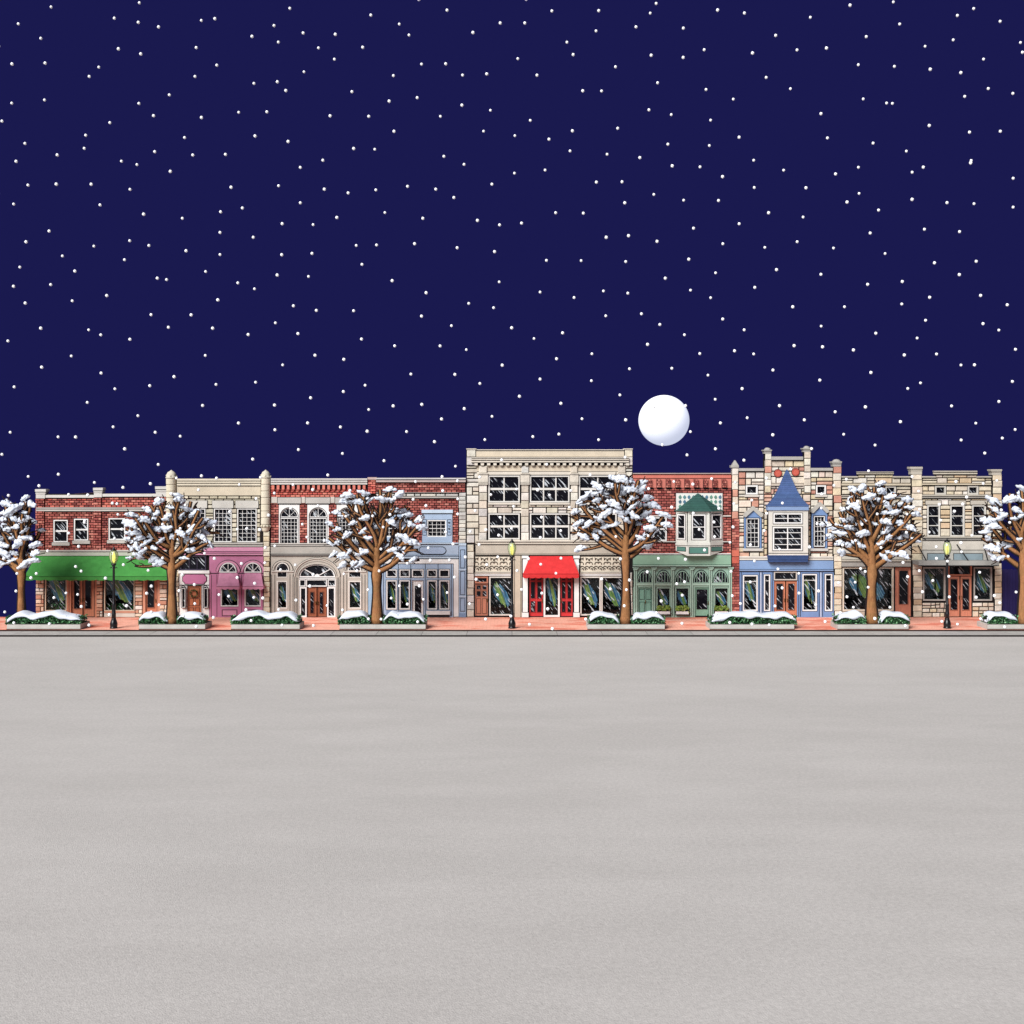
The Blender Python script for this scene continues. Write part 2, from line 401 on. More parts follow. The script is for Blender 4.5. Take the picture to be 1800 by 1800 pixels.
    def finish(s, shift=0):
        mb = MB(); wl = MB()
        for a, b, t, q, pal, rub, rh, bl, yf in s.mas:
            mb = MB(); masonry(mb, (X(a), X(b), Z(q), Z(t)), s.holes, rh, bl, pal, rub, yf, joint=.07 if rub else .048, bev=.035 if rub else .012)
            s.part('stone_facing' if rub else 'brick_facing', mb, M_MASON)
        # backing wall with real openings and reveals
        for a, b, t, q in s.tops:
            x0, x1, z0, z1 = X(a), X(b), Z(q), Z(t)
            hs = [(max(h[0], x0), min(h[1], x1), max(h[2], z0), min(h[3], z1)) for h in s.holes if h[0] < x1 and h[1] > x0 and h[2] < z1 and h[3] > z0]
            xs = sorted({x0, x1} | {v for h in hs for v in h[:2]}); zs = sorted({z0, z1} | {v for h in hs for v in h[2:]})
            for u, v in zip(xs, xs[1:]):
                for g, h_ in zip(zs, zs[1:]):
                    mx, mz = (u + v) / 2, (g + h_) / 2
                    if any(h[0] < mx < h[1] and h[2] < mz < h[3] for h in hs): continue
                    wl.poly([(u, .02, g), (v, .02, g), (v, .02, h_), (u, .02, h_)], INK)
            for h in hs:
                for p, r in (((h[0], h[2]), (h[0], h[3])), ((h[1], h[2]), (h[1], h[3])), ((h[0], h[2]), (h[1], h[2])), ((h[0], h[3]), (h[1], h[3]))):
                    wl.poly([(p[0], .02, p[1]), (r[0], .02, r[1]), (r[0], .36, r[1]), (p[0], .36, p[1])], INK)
            wl.poly([(x0, .02, z1), (x1, .02, z1), (x1, .4, z1), (x0, .4, z1)], INK)
            wl.poly([(x0, .4, max(z0, 2)), (x1, .4, max(z0, 2)), (x1, .4, z1), (x0, .4, z1)], INK)
        s.part('wall', wl, M_MORTAR)
        x0, x1 = X(s.px0) + .02, X(s.px1) - .02; zt = Z(max(t for _, _, t, _ in s.tops)) - .15; zr = zt - .5
        mb = MB()
        for xx in (x0, x1): mb.box(min(xx, xx + .2 * (1 if xx == x0 else -1)), max(xx, xx + .2 * (1 if xx == x0 else -1)), .41, 13, -6, zt, c(150, 110, 96))
        mb.box(x0 + .2, x1 - .2, 12.7, 13, -6, zt - .1, c(150, 110, 96)); s.part('side_walls', mb, M_STUCCO)
        mb = MB(); mb.box(x0 + .21, x1 - .21, .42, 12.69, zr - .2, zr, GREY); s.part('roof', mb, M_FLAT)
    def panelled(s, mb, a, b, t, q, col, y=-.1, inset=2.2, lw=.9):
        mb.bx(a, b, t, q, y, .03, col)
        mb.frame(a + inset, b - inset, t + inset, q - inset, lw, y - .012, y + .01, INK)

def leaves(mb, x0, x1, y0, y1, z0, z1, n, pal, size, rnd=R):
    for _ in range(n):
        p = Vector((rnd.uniform(x0, x1), rnd.uniform(y0, y1), z0 + (z1 - z0) * rnd.random() ** .8))
        leaf(mb, p, size, jit(rnd.choice(pal), .25, rnd), rnd)
def leaf(mb, p, size, col, rnd=R):
    a = Vector((rnd.gauss(0, 1), rnd.gauss(0, 1), rnd.gauss(0, 1))).normalized(); b = a.orthogonal().normalized()
    b.rotate(__import__('mathutils').Quaternion(a, rnd.uniform(0, 6.28))); L = size * rnd.uniform(.6, 1.2); w = b.cross(a) * L * .38
    mb.poly([p - b * L * .5, p + w, p + b * L * .5, p - w], col)

def cap(mb, a, b, t, q, pal=None, yf=-.2, col=None):
    """Pier cap: slab over neck."""
    col = col or STONE; h = q - t
    mb.bx(a - 1.5, b + 1.5, t, t + h * .28, yf - .08, .45, col); mb.bx(a - .8, b + .8, t + h * .28, t + h * .36, yf, .42, INK)
    mb.bx(a - .6, b + .6, t + h * .36, t + h * .5, yf - .04, .43, col); mb.bx(a, b, t + h * .5, q, yf, .41, col)

# ================================================================== 1  green awning, red brick
B = Bld('two-storey red brick shop with a wide green awning, leftmost in the row', 63, 293, [(63, 293, 868, 1085)])
B.brick(63, 79, 876, 968, yf=-.14); B.brick(165, 179, 874, 968, yf=-.14); B.brick(274, 293, 873, 968, yf=-.14)
B.brick(79, 165, 876, 892, P_SALM + P_RED); B.brick(179, 274, 874, 892, P_SALM + P_RED); B.brick(79, 165, 899, 968); B.brick(179, 274, 899, 968)
for a, b, t, q in ((94, 119, 914, 953), (130, 155, 912, 950), (191, 220, 911, 949), (236, 262, 911, 949)):
    B.window(a, b, t, q, 1, 2, sill=(a - 3, b + 3, q + 6), bw=1.6)
B.band(79, 165, [(870, 876, .16, c(214, 210, 202))], 'coping'); B.band(179, 274, [(868, 874, .16, c(214, 210, 202))], 'coping')
for a, b in ((63.2, 292.8),): B.band(a, b, [(892, 895.6, .2, GREY), (895.6, 899.5, .17, c(196, 190, 180))], 'string_course'); B.band(a, b, [(967, 970.5, .22, STONE), (970.5, 978, .16, c(188, 192, 172))], 'fascia')
for a, b, t, q in ((63, 79, 860, 876), (165, 179, 857.5, 874), (274, 292, 855, 873)): mb = MB(); cap(mb, a, b, t, q, col=c(212, 208, 200)); B.part('pier_cap', mb, M_STUCCO)
B.awning(62, 291, 977, 43, 296, 1013, 1020.5, 1.25, c(60, 146, 56), 14)
for a, b in ((63.5, 78), (170, 181), (238, 251), (281, 294)):
    mb = MB(); masonry(mb, (X(a), X(b), Z(1084), Z(1000)), [], .27, .38, [c(226, 190, 160), c(216, 160, 128), c(232, 208, 182), c(206, 140, 110), c(228, 216, 200)], True, -.12, .05, .03); B.part('stone_pier', mb, M_MASON)
ORG = c(208, 126, 84)
B.window(79, 117, 1005, 1074, frame=c(226, 200, 170), shop=True, drape=1, plant=True, fw=1.4)
B.window(183, 236.5, 1005, 1074, 1, 1, frame=c(226, 200, 170), shop=True, drape=2, plant=True, fw=1.4)
mb = MB(); mb.bx(79, 117, 1075, 1084.5, -.1, .02, c(206, 130, 96)); mb.bx(183, 237, 1074.6, 1077, -.16, .02, c(220, 150, 118)); mb.bx(183, 237, 1077, 1084.5, -.1, .02, c(214, 206, 190)); B.part('stall_riser', mb, M_STUCCO)
mb = MB(); mb.bx(117.5, 125, 1003, 1085, -.08, .05, ORG); mb.bx(120.8, 121.8, 1003, 1085, -.086, -.07, INK); B.part('door_frame', mb, M_WOOD); mb = MB(); mb.bx(166.5, 170, 1003, 1085, -.08, .05, ORG); B.part('door_frame', mb, M_WOOD)
B.door(125.5, 145.5, 1003, 1085, ORG, [(130, 140, 1020, 1070)], handle=(143, 1055)); B.door(146, 166, 1003, 1085, ORG, [(149.5, 160, 1020, 1070)], handle=(148, 1055))
mb = MB(); mb.bx(251, 255.5, 1003, 1085, -.08, .05, c(214, 140, 104)); B.part('door_frame', mb, M_WOOD); mb = MB(); mb.bx(276.5, 281, 1003, 1085, -.08, .05, c(214, 140, 104)); B.part('door_frame', mb, M_WOOD)
B.door(255.7, 276.3, 1003, 1085, c(206, 118, 76), [(259, 271, 1020, 1068)], handle=(274, 1056))
B.finish()

# ================================================================== 2  cream stone, pink shopfront
PINK = c(200, 116, 156); PINKL = c(220, 144, 176); CRM = c(222, 210, 184)
B = Bld('cream stone shop with round turrets and a pink arched shopfront', 293, 475.5, [(293, 475.5, 842, 1085)])
B.stone(311, 458, 871, 954, [c(216, 204, 176), c(206, 196, 172), c(224, 214, 190), c(200, 188, 160)], .34, .6)
B.band(311, 458, [(841.5, 846, .34, CRM), (846, 850, .28, CRM), (850, 854.5, .22, CRM), (854.5, 872, .12, c(214, 200, 172))], 'cornice', M_STUCCO)
for a, b in ((328, 361), (376, 407), (417, 451)):
    B.window(a, b, 894, 953, 4, 8, fw=1.6, bw=.6); mb = MB(); mb.bx(a - 3, b + 3, 880, 893, -.14, .05, c(206, 202, 192)); mb.frame(a - 3.6, b + 3.6, 879.4, 893.4, .8, -.12, .05, INK); B.part('lintel', mb, M_STUCCO)
B.band(308, 462, [(954, 957.5, .24, STONE), (957.5, 962, .18, GREY)], 'string_course')
B.band(317, 462.5, [(962, 970, .16, PINKL), (970, 973, .22, PINK), (973, 976.5, .19, PINKL)], 'fascia')
mb = MB(); mb.bx(368, 463, 976.5, 1008, -.06, .03, PINK); B.hole(388, 419, 1030, 1066); B.hole(430, 458, 1030, 1066)
for a, b, t, q in ((368, 387.8, 1008, 1085), (419.2, 429.8, 1008, 1085), (458.2, 463, 1008, 1085), (387.8, 419.2, 1008, 1029.5), (429.8, 458.2, 1008, 1029.5), (387.8, 419.2, 1067, 1085), (429.8, 458.2, 1067, 1085)): mb.bx(a, b, t, q, -.06, .03, PINK)
for x in (371.5, 381.2, 424.6, 462.2): mb.bx(x - .4, x + .4, 1010, 1085, -.07, -.05, INK)
mb.bx(369, 463, 1007.2, 1008.4, -.085, -.05, INK)
for a, b in ((390, 417), (433, 455)): mb.frame(a, b, 1071.5, 1083, 1, -.075, -.05, INK); mb.bx(a + 1.5, b - 1.5, 1073, 1081.5, -.08, -.05, PINKL)
B.part('pink_shopfront', mb, M_TRIM)
for cx in (401.5, 445):
    k = CAM_D / FPX; mb = MB(); mb.ring(X(cx), Z(1006), 17.5 * k, 21 * k, .08, math.pi - .08, -.12, .0, PINKL); mb.ring(X(cx), Z(1006), 21 * k, 22 * k, .08, math.pi - .08, -.1, .0, INK); B.part('arch_trim', mb, M_TRIM)
    B.fan(cx, 1004.5, 15, 16)
B.awning(385.5, 417.5, 1007.5, 380.5, 421, 1030.5, 1036.5, .75, c(218, 138, 170), 4); B.awning(430, 459, 1007.5, 426.5, 463, 1030.5, 1036.5, .75, c(218, 138, 170), 4)
B.window(388, 419, 1030, 1066, shop=True, drape=3, fw=1.5); B.window(430, 458, 1030, 1066, shop=True, drape=4, fw=1.5)
# entrance bay
mb = MB(); mb.bx(313, 368, 1003, 1008, -.16, .02, WHITE); mb.bx(313.5, 367.5, 1008, 1029, -.06, .02, WHITE); mb.bx(313.5, 328.8, 1029, 1085, -.06, .02, WHITE); mb.bx(354.7, 367.5, 1029, 1085, -.06, .02, WHITE)
mb.bx(313.5, 367.5, 1028, 1029.2, -.075, -.05, INK); mb.bx(326.6, 327.4, 1029, 1085, -.07, -.05, INK); mb.bx(356, 356.8, 1029, 1085, -.07, -.05, INK); B.part('entrance_surround', mb, M_TRIM)
mb = MB(); pts = [(322, 1014), (325, 1012), (326, 1009.8), (359, 1009.8), (360, 1012), (363, 1014), (363, 1021), (360, 1023.5), (359, 1026), (326, 1026), (325, 1023.5), (322, 1021)]
mb.prism([(X(p), Z(q)) for p, q in pts[::-1]], -.11, -.05, c(198, 108, 152)); mb.prism([(X(342.5 + (p - 342.5) * 1.06), Z(1018 + (q - 1018) * 1.13)) for p, q in pts[::-1]], -.085, -.05, INK); B.part('plaque', mb, M_TRIM)
B.window(317, 362, 977, 1002, 3, 1, frame=c(70, 60, 84), fw=1.5, name='transom_window')
d = B.door(329, 354.5, 1029.5, 1085, c(176, 92, 44), panels=[(332.5, 340.5, 1052, 1065), (343, 351, 1052, 1065), (332.5, 340.5, 1068, 1082), (343, 351, 1068, 1082), (332.5, 351, 1033, 1050)], handle=(352, 1058))
mb = MB(); 
for i in range(150):
    a = R.uniform(0, 6.28); r = .25 + R.gauss(0, .035); leaf(mb, Vector((X(341) + r * math.cos(a), -.05 + R.uniform(-.05, .02), Z(1043) + r * math.sin(a))), .1, jit(R.choice([c(40, 84, 44), c(70, 110, 60), c(120, 90, 50)]), .3))
tag(mb.build('wreath', M_LEAF), 'round leafy wreath hanging on the orange-brown panelled door', 'wreath')
for a, b in ((319, 325.5), (358, 365)):
    B.window(a, b, 1034, 1068, fw=.8, hole=False, name='sidelight'); B.fan((a + b) / 2, 1034, (b - a) / 2, 4, spokes=0, fw=.7, y=-.12, hub=False)
def turret(a, b, t, low, na, nb, q):
    mb = MB(); cx = (a + b) / 2; y = -.05; k = CAM_D / FPX; r = (b - a) / 2 * k; x = X(cx)
    pr = [(r * 1.0, Z(t + 13))]
    zt, z0 = Z(t + 13), Z(low); n = 7
    for i in range(n):
        za = zt + (z0 - zt) * i / n; zb = zt + (z0 - zt) * (i + 1) / n; colr = jit(CRM, .07)
        mb.lathe([(r * .93, za), (r, za - .04), (r * 1.0, zb + .06), (r * .93, zb + .02)], x, y, colr); mb.lathe([(r * .9, zb + .03), (r * .9, zb - .01)], x, y, INK)
    mb.lathe([(r * .97, z0), (r * .95, z0 - .2), (r * .75, z0 - .42), (r * .6, z0 - .5)], x, y, jit(CRM, .05))
    B.part('turret_shaft', mb, M_STUCCO)
    mb = MB(); mb.lathe([(r * 1.08, zt - .02), (r * 1.1, zt + .08), (r * .98, zt + .1), (r * .95, zt + .25), (r * .7, zt + .43), (r * .3, zt + .52), (.02, zt + .6)], x, y, c(214, 206, 184))
    for i in range(14):
        an = i * 2.4; h = .1 + .35 * (i / 14); rr = r * (1.0 - .6 * (i / 14)); mb.blob((x + rr * math.cos(an), y + rr * math.sin(an), zt + h), .09, .09, .08, c(150, 140, 116) if i % 2 else CRM, i, 6, 4)
    for i in range(10):
        an = math.pi + math.pi * i / 9; mb.blob((x + r * .9 * math.cos(an), y + r * .9 * math.sin(an), z0 - .12), .1, .08, .1, c(150, 140, 116) if i % 2 else CRM, i, 6, 4)
    mb.smooth = True; B.part('turret_finial', mb, M_STUCCO)
    mb = MB(); quoins(mb, na, nb, low + 12, q, [CRM, c(214, 196, 158), c(226, 214, 186)], -.16, .36); B.part('stone_pier', mb, M_MASON)
turret(292.5, 310.5, 827.5, 922, 307, 315.5, 1084.5)
turret(459, 475.5, 827, 922, 463.5, 475, 1084.5)
B.finish()

# ================================================================== 3  red brick, arched white windows, grey front
GST = c(190, 180, 166)
B = Bld('red brick shop with white arched windows over a grey stucco arched front', 476, 646.5, [(476, 646.5, 842, 1085)])
B.brick(476, 646, 853, 874, P_SALM); B.brick(476, 646, 884, 954)
B.band(476, 645.5, [(841, 844.5, .34, c(216, 210, 204)), (844.5, 848, .28, c(224, 218, 210)), (848, 852.8, .22, c(204, 196, 188))], 'cornice')
mb = MB()
for i in range(19):
    p = 477.5 + i * 8.9
    if p < 641: mb.bx(p, p + 4.6, 853, 860.5, -.2, .0, jit(c(222, 118, 98), .08)); mb.bx(p + .8, p + 3.8, 860.5, 863.5, -.13, .0, c(190, 84, 70)); mb.bx(p + 4.6, p + 8.9, 853, 859.5, -.06, .0, INK)
B.part('corbel_table', mb, M_STUCCO)
mb = MB()
for a, b in ((488, 529), (537, 580), (589, 631)): mb.bx(a, b, 874.5, 885, -.14, .05, c(192, 186, 178)); mb.bx(a, b, 885, 886.4, -.1, .05, INK)
for a, b in ((477, 487), (530, 536), (581, 588), (632, 645)): mb.bx(a, b, 873.5, 884, -.1, .05, c(206, 196, 184))
B.part('lintel_band', mb, M_STUCCO)
for a, b in ((490.5, 526.5), (540.5, 578), (592, 629)):
    B.hole(a, b, 887, 955); m0 = MB(); w0 = (a + b) / 2; k = CAM_D / FPX; x = X(w0); r = 15.3 * k
    zs = Z(908)
    n = 18; arc = [(x + r * math.cos(math.pi * i / n), zs + r * math.sin(math.pi * i / n)) for i in range(n + 1)]
    pts = [(X(a), Z(887)), (X(a), Z(955)), (x - r, Z(955)), (x - r, zs)] + arc[::-1][1:-1] + [(x + r, zs), (x + r, Z(955)), (X(b), Z(955)), (X(b), Z(887))]
    m0.prism(pts, -.05, .05, WHITE); m0.ring(x, zs, r, r + .045, 0, math.pi, -.062, -.04, INK); m0.box(x - r - .04, x - r, -.062, -.04, Z(955), zs, INK); m0.box(x + r, x + r + .04, -.062, -.04, Z(955), zs, INK)
    w = B.part('window', m0, M_TRIM)
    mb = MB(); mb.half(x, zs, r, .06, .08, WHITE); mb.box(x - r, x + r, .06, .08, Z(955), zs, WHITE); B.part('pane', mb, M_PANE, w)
    mb = MB(); mb.ring(x, zs, r - .06, r, 0, math.pi, .0, .055, WHITE); mb.box(x - r, x + r, -.03, .05, zs - .16, zs, WHITE); mb.box(x - r, x + r, -.04, -.031, zs - .09, zs - .05, INK); mb.box(x - r, x - r + .06, .0, .055, Z(955), zs - .16, WHITE); mb.box(x + r - .06, x + r, .0, .055, Z(955), zs - .16, WHITE)
    for i in range(1, 5): u = x - r + 2 * r * i / 5; mb.box(u - .012, u + .012, .02, .05, Z(955), zs - .16, WHITE)
    for i in range(1, 7): z = Z(955) + (zs - .16 - Z(955)) * i / 7; mb.box(x - r, x + r, .025, .045, z - .012, z + .012, WHITE)
    for i in range(1, 4): an = math.pi * i / 4; mb.prism([(x - .016, zs), (x + .016, zs), (x + (r - .05) * math.cos(an) + .016, zs + (r - .05) * math.sin(an)), (x + (r - .05) * math.cos(an) - .016, zs + (r - .05) * math.sin(an))], .02, .05, WHITE)
    B.part('glazing_bars', mb, M_TRIM, w)
B.band(476, 646, [(955, 957.8, .22, c(206, 200, 190)), (957.8, 961, .17, GREY), (961, 974.5, .12, c(176, 170, 160)), (974.5, 977.5, .19, c(140, 134, 128))], 'fascia', M_STUCCO)
k = CAM_D / FPX
mb = MB(); B.hole(526, 590, 994, 1085)
xc, zs = X(557.5), Z(1013); r = 31.5 * k; n = 22
arc = [(xc + r * math.cos(math.pi * i / n), zs + r * .66 * math.sin(math.pi * i / n)) for i in range(n + 1)]
# grey front round the central arch and the two side windows
mb.prism([(X(517), Z(977.5)), (X(517), Z(1085)), (xc - r, Z(1085)), (xc - r, zs)] + arc[::-1][1:-1] + [(xc + r, zs), (xc + r, Z(1085)), (X(598), Z(1085)), (X(598), Z(977.5))], -.06, .2, GST)
for a, b, wa, wb in ((476.3, 517, 486.5, 505), (598, 646.3, 612.5, 635)):
    mb.bx(a, wa, 977.5, 1085, -.055, .03, GST); mb.bx(wb, b, 977.5, 1085, -.055, .03, GST); mb.bx(wa, wb, 977.5, 1004, -.055, .03, GST); mb.bx(wa, wb, 1070, 1085, -.055, .03, GST); mb.bx(wa, wb, 1015.5, 1021, -.055, .03, GST)
mb.ring(xc, zs, r * 1.22, r * 1.285, 0, math.pi, -.13, -.05, c(204, 194, 180), 26, .8); mb.ring(xc, zs, r * 1.285, r * 1.31, 0, math.pi, -.1, -.05, INK, 26, .8); mb.ring(xc, zs, r, r * 1.03, 0, math.pi, -.09, -.05, INK, 26, .66); mb.ring(xc, zs, r * 1.11, r * 1.13, 0, math.pi, -.075, -.05, INK, 26, .74)
for p in (518, 520.6, 523.2, 592.5, 595.2, 597.8): mb.bx(p - .45, p + .45, 1015, 1085, -.075, -.05, INK)
B.part('stucco_front', mb, M_STUCCO)
for cx, a, b, spn in ((497, 486.5, 505, 1002), (623.5, 612.5, 635, 1002)):
    mb = MB(); mb.ring(X(cx), Z(1003), 15.5 * k, 18 * k, 0.05, math.pi - .05, -.12, -.04, c(204, 194, 180)); mb.ring(X(cx), Z(1003), 18 * k, 19 * k, .05, math.pi - .05, -.09, -.04, INK); mb.bx(cx - 20, cx + 20, 1003.4, 1005.4, -.13, -.04, c(206, 198, 186))
    for p in (cx - 19.5, cx - 14, cx + 12.6, cx + 18): mb.bx(p - .4, p + .4, 1010, 1078, -.075, -.04, INK)
    B.part('niche_trim', mb, M_STUCCO); B.fan(cx, 1002.3, 12, 14, frame=c(226, 220, 210), spokes=0, hub=False)
    B.window(a, b, 1004.5, 1015.5, 1, 1, frame=c(226, 220, 210), fw=1.4, name='transom_window'); B.window(a, b, 1021, 1070, frame=c(226, 220, 210), shop=True, drape=5, fw=2)
mb = MB(); mb.half(xc, zs, r, .1, .12, WHITE, sz=.66); 
mw = MB(); mw.ring(xc, zs, r - .09, r, 0, math.pi, -.02, .14, WHITE, 24, .66)
for an in (math.radians(40), math.radians(140)):
    d = Vector((math.cos(an), math.sin(an) * .66)); p = Vector((-d.y, d.x)).normalized() * .03; q0 = Vector((xc, zs)); q1 = q0 + d * r * .93; mw.prism([tuple(q0 - p), tuple(q1 - p), tuple(q1 + p), tuple(q0 + p)], .0, .09, WHITE)
mw.half(xc, zs, .17, -.02, .09, WHITE, 8); mw.bx(526, 590, 1013, 1018, -.04, .14, WHITE); mw.bx(526, 590, 1015, 1015.8, -.05, -.03, INK)
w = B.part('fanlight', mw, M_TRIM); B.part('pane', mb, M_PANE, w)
for a, b in ((526, 537), (538, 574.5), (576, 590)): B.window(a, b, 1018.5, 1031, fw=1.5, name='transom_window')
for a, b in ((526.5, 539), (575, 589.5)): B.window(a, b, 1032, 1085, fw=2.4, name='sidelight')
BR = c(158, 82, 42)
B.door(539.8, 557, 1032, 1085.3, BR, [(545.5, 551.5, 1041, 1078)], handle=(555, 1060)); B.door(557.4, 574.5, 1032, 1085.3, BR, [(562, 568, 1041, 1078)], handle=(559.3, 1060))
B.finish()

# ================================================================== 4  red brick, blue shopfront
BLU = c(162, 186, 214); BLUL = c(190, 210, 228); BLUD = c(124, 150, 184)
B = Bld('red brick shop with a pale blue and white shopfront, right of the grey arches', 647, 819.5, [(647, 819.5, 842, 1085)])
B.brick(647, 818, 848, 866, P_RED); B.brick(647, 806, 876, 955)
B.brick(646.8, 661, 843, 868, P_SALM, yf=-.16)
B.band(661, 818.5, [(840, 843.5, .32, c(206, 202, 200)), (843.5, 848.5, .24, c(196, 176, 170))], 'cornice')
mb = MB(); mb.bx(646, 662, 839, 843, -.24, .42, c(206, 176, 166)); B.part('pier_cap', mb, M_STUCCO)
B.band(661, 806, [(865.5, 867.2, .16, GREY)], 'string_course'); B.stone(661, 806, 867.2, 873, P_GREYST, .25, .75, -.08); B.band(661, 806, [(873, 876.5, .2, GREY)], 'string_course')
mb = MB(); quoins(mb, 806.5, 819.3, 866, 955, P_GREYST, -.12, .28); B.part('quoins', mb, M_MASON)
for a in (665, 741):
    mb = MB(); mb.bx(a, a + 55, 896, 902, -.22, .02, BLUL); mb.bx(a + 1, a + 54, 902, 903.5, -.14, .02, INK); mb.bx(a + 1, a + 54, 903.5, 913.5, -.12, .02, BLU); mb.bx(a + 1, a + 9.6, 913.5, 953.5, -.12, .02, BLU); mb.bx(a + 43.4, a + 54, 913.5, 953.5, -.12, .02, BLU); mb.bx(a + 9.6, a + 43.4, 944, 953.5, -.12, .02, BLU)
    for b in (a + 5.2, a + 48.6):
        mb.frame(b - 3.6, b + 3.6, 913, 941, .8, -.135, -.1, INK)
        for i in range(4): mb.ring(X(b), Z(918.5 + i * 5.4), .035, .075, 0, 6.28, -.15, -.11, BLUD if i % 2 else INK, 8)
    B.part('window_surround', mb, M_TRIM); B.window(a + 9.6, a + 43.4, 914, 944, 4, 4, fw=2, bw=.6)
B.band(647, 806, [(954, 957, .22, BLUL), (957, 976.5, .12, c(166, 184, 206)), (976.5, 979, .2, BLU), (979, 982.5, .16, BLUL)], 'fascia')
for cx in (694, 761):
    mb = MB(); pts = [(-24, 963), (-21, 960.5), (18, 960.5), (22, 963), (24, 967.5), (22, 972), (18, 974.5), (-21, 974.5), (-24, 972)]
    mb.prism([(X(cx + p), Z(q)) for p, q in pts[::-1]], -.15, -.11, INK); mb.prism([(X(cx + p * .955), Z(967.5 + (q - 967.5) * .84)) for p, q in pts[::-1]], -.165, -.11, c(158, 178, 206)); B.part('plaque', mb, M_TRIM)
mb = MB()
mb.bx(661, 806, 983, 990.5, -.1, .02, WHITE); mb.bx(797.5, 806, 990.5, 1084, -.1, .02, WHITE); mb.bx(661, 668, 990.5, 1084, -.1, .02, WHITE)
mb.bx(796.6, 797.5, 990.5, 1084, -.085, .02, INK); mb.bx(668, 797, 990.2, 991.2, -.085, .02, INK)
mb.bx(647.2, 661, 983, 1085, -.08, .02, c(150, 186, 214)); B.part('white_surround', mb, M_TRIM)
mb = MB(); V = [(668, 679), (697.5, 702), (720.5, 724), (744.5, 751), (768, 772), (790, 796.6)]
for a, b in V: mb.bx(a, b, 991.2, 1085, -.05, .03, BLU)
for a, b in ((679, 697.5), (702, 720.5), (751, 768), (772, 790)): mb.bx(a, b, 991.2, 1001, -.05, .03, BLU); mb.bx(a, b, 1015, 1020, -.05, .03, BLU); mb.bx(a, b, 1071.5, 1085, -.05, .03, BLUD)
mb.bx(724, 744.5, 991.2, 1001, -.05, .03, BLU); mb.bx(724, 744.5, 1015, 1020, -.05, .03, BLU)
for p in (674, 700, 722, 747.5, 770, 793.5): mb.bx(p - .4, p + .4, 992, 1083, -.066, -.04, INK)
B.part('blue_shopfront', mb, M_TRIM)
for a, b in ((679, 697.5), (702, 720.5), (724, 744.5), (751, 768), (772, 790)): B.window(a, b, 1001, 1015, fw=1.8, name='transom_window')
for a, b, s in ((679, 697.5, 6), (702, 720.5, 7), (751, 768, 8), (772, 790, 9)): B.window(a, b, 1020, 1071.5, fw=2, shop=True, drape=s)
B.door(724.3, 744.3, 1020, 1085, WHITE, [(730, 739, 1031, 1082)], m=M_TRIM, handle=(741.5, 1056), rim=INK)
mb = MB(); mb.bx(749.5, 791, 1074, 1080.5, -.25, -.052, WHITE); mb.bx(752, 789, 1080.5, 1084, -.2, -.052, INK); B.part('stall_riser', mb, M_TRIM)
mb = MB(); mb.bx(807, 819.3, 955, 1085, -.12, .02, BLU); mb.bx(806.3, 819.4, 955, 959, -.17, .02, BLUL)
for t, q in ((966, 999), (1004, 1046), (1051, 1075)): mb.frame(808.8, 817.6, t, q, .9, -.135, -.1, INK); mb.bx(810.5, 816, t + 1.8, q - 1.8, -.14, -.1, c(156, 182, 212))
for t in (1000.5, 1047.5): mb.bx(806.6, 819.35, t, t + 2, -.155, -.1, BLUL)
mb.bx(806.4, 819.4, 1078, 1085, -.16, .02, BLUD); B.part('pilaster', mb, M_TRIM)
B.finish()

# ================================================================== 5  cream stone three-storey
CR2 = c(221, 211, 194)
B = Bld('tall three-storey cream stone building with a red awning in the middle', 820, 1112, [(820, 1112, 790, 1085)])
B.stone(820, 842, 818, 955, P_CREAM, .5, .75); B.stone(1099, 1112, 818, 955, P_CREAM, .5, .75)
B.stone(857, 1085, 884, 903, P_CREAM, .38, .7)
for a, b in ((820.3, 837), (1097, 1112)): mb = MB(); quoins(mb, a, b, 789, 818, P_CREAM, -.2, .5, .45); mb.bx(a - .7, b + .3, 788.3, 790, -.25, .45, CR2); B.part('corner_pier', mb, M_MASON)
for a, b, t in ((821, 833.5, 957), (1100, 1112, 1006)): mb = MB(); quoins(mb, a, b, t, 1084.5, P_CREAM, -.12, .55); B.part('stone_pier', mb, M_MASON)
B.band(837, 1097, [(790, 792.4, .2, CR2), (792.4, 804, .12, c(216, 200, 174))], 'parapet', M_STUCCO)
B.band(828.5, 1105.5, [(804, 806.5, .5, CR2), (806.5, 809.5, .44, c(226, 216, 198)), (809.5, 813.8, .36, CR2)], 'cornice', M_STUCCO)
mb = MB()
for i in range(25): p = 834 + i * 11.1; mb.bx(p, p + 5.6, 813.8, 818, -.3, .0, c(226, 216, 198)); mb.bx(p + 1, p + 4.6, 818, 820.2, -.2, .0, c(176, 164, 144)); mb.bx(p + 5.6, p + 11.1, 813.8, 817, -.1, .0, INK)
B.part('dentils', mb, M_STUCCO)
mb = MB(); mb.bx(838, 1099, 818, 828.3, -.06, .0, c(218, 202, 176)); mb.bx(838, 1099, 828.3, 829.2, -.05, .0, INK); mb.bx(838, 1099, 829.2, 834.5, -.09, .0, CR2); B.part('frieze', mb, M_STUCCO)
for a, b in ((841, 857.3), (915, 930.5), (1002, 1016.5), (1085, 1100)):
    mb = MB(); quoins(mb, a + .8, b - .8, 852, 950, P_CREAM, -.16, .62); quoins(mb, a + .8, b - .8, 819, 832, P_CREAM, -.17, .6)
    for t, q, d in ((832, 834.5, .24), (834.5, 848, .17), (848, 850, .22), (850, 852.5, .25)): mb.bx(a - .3, b + .3, t, q - .7, -d, .02, CR2); mb.bx(a, b, q - .7, q, -d + .05, .02, INK)
    B.part('pilaster', mb, M_MASON)
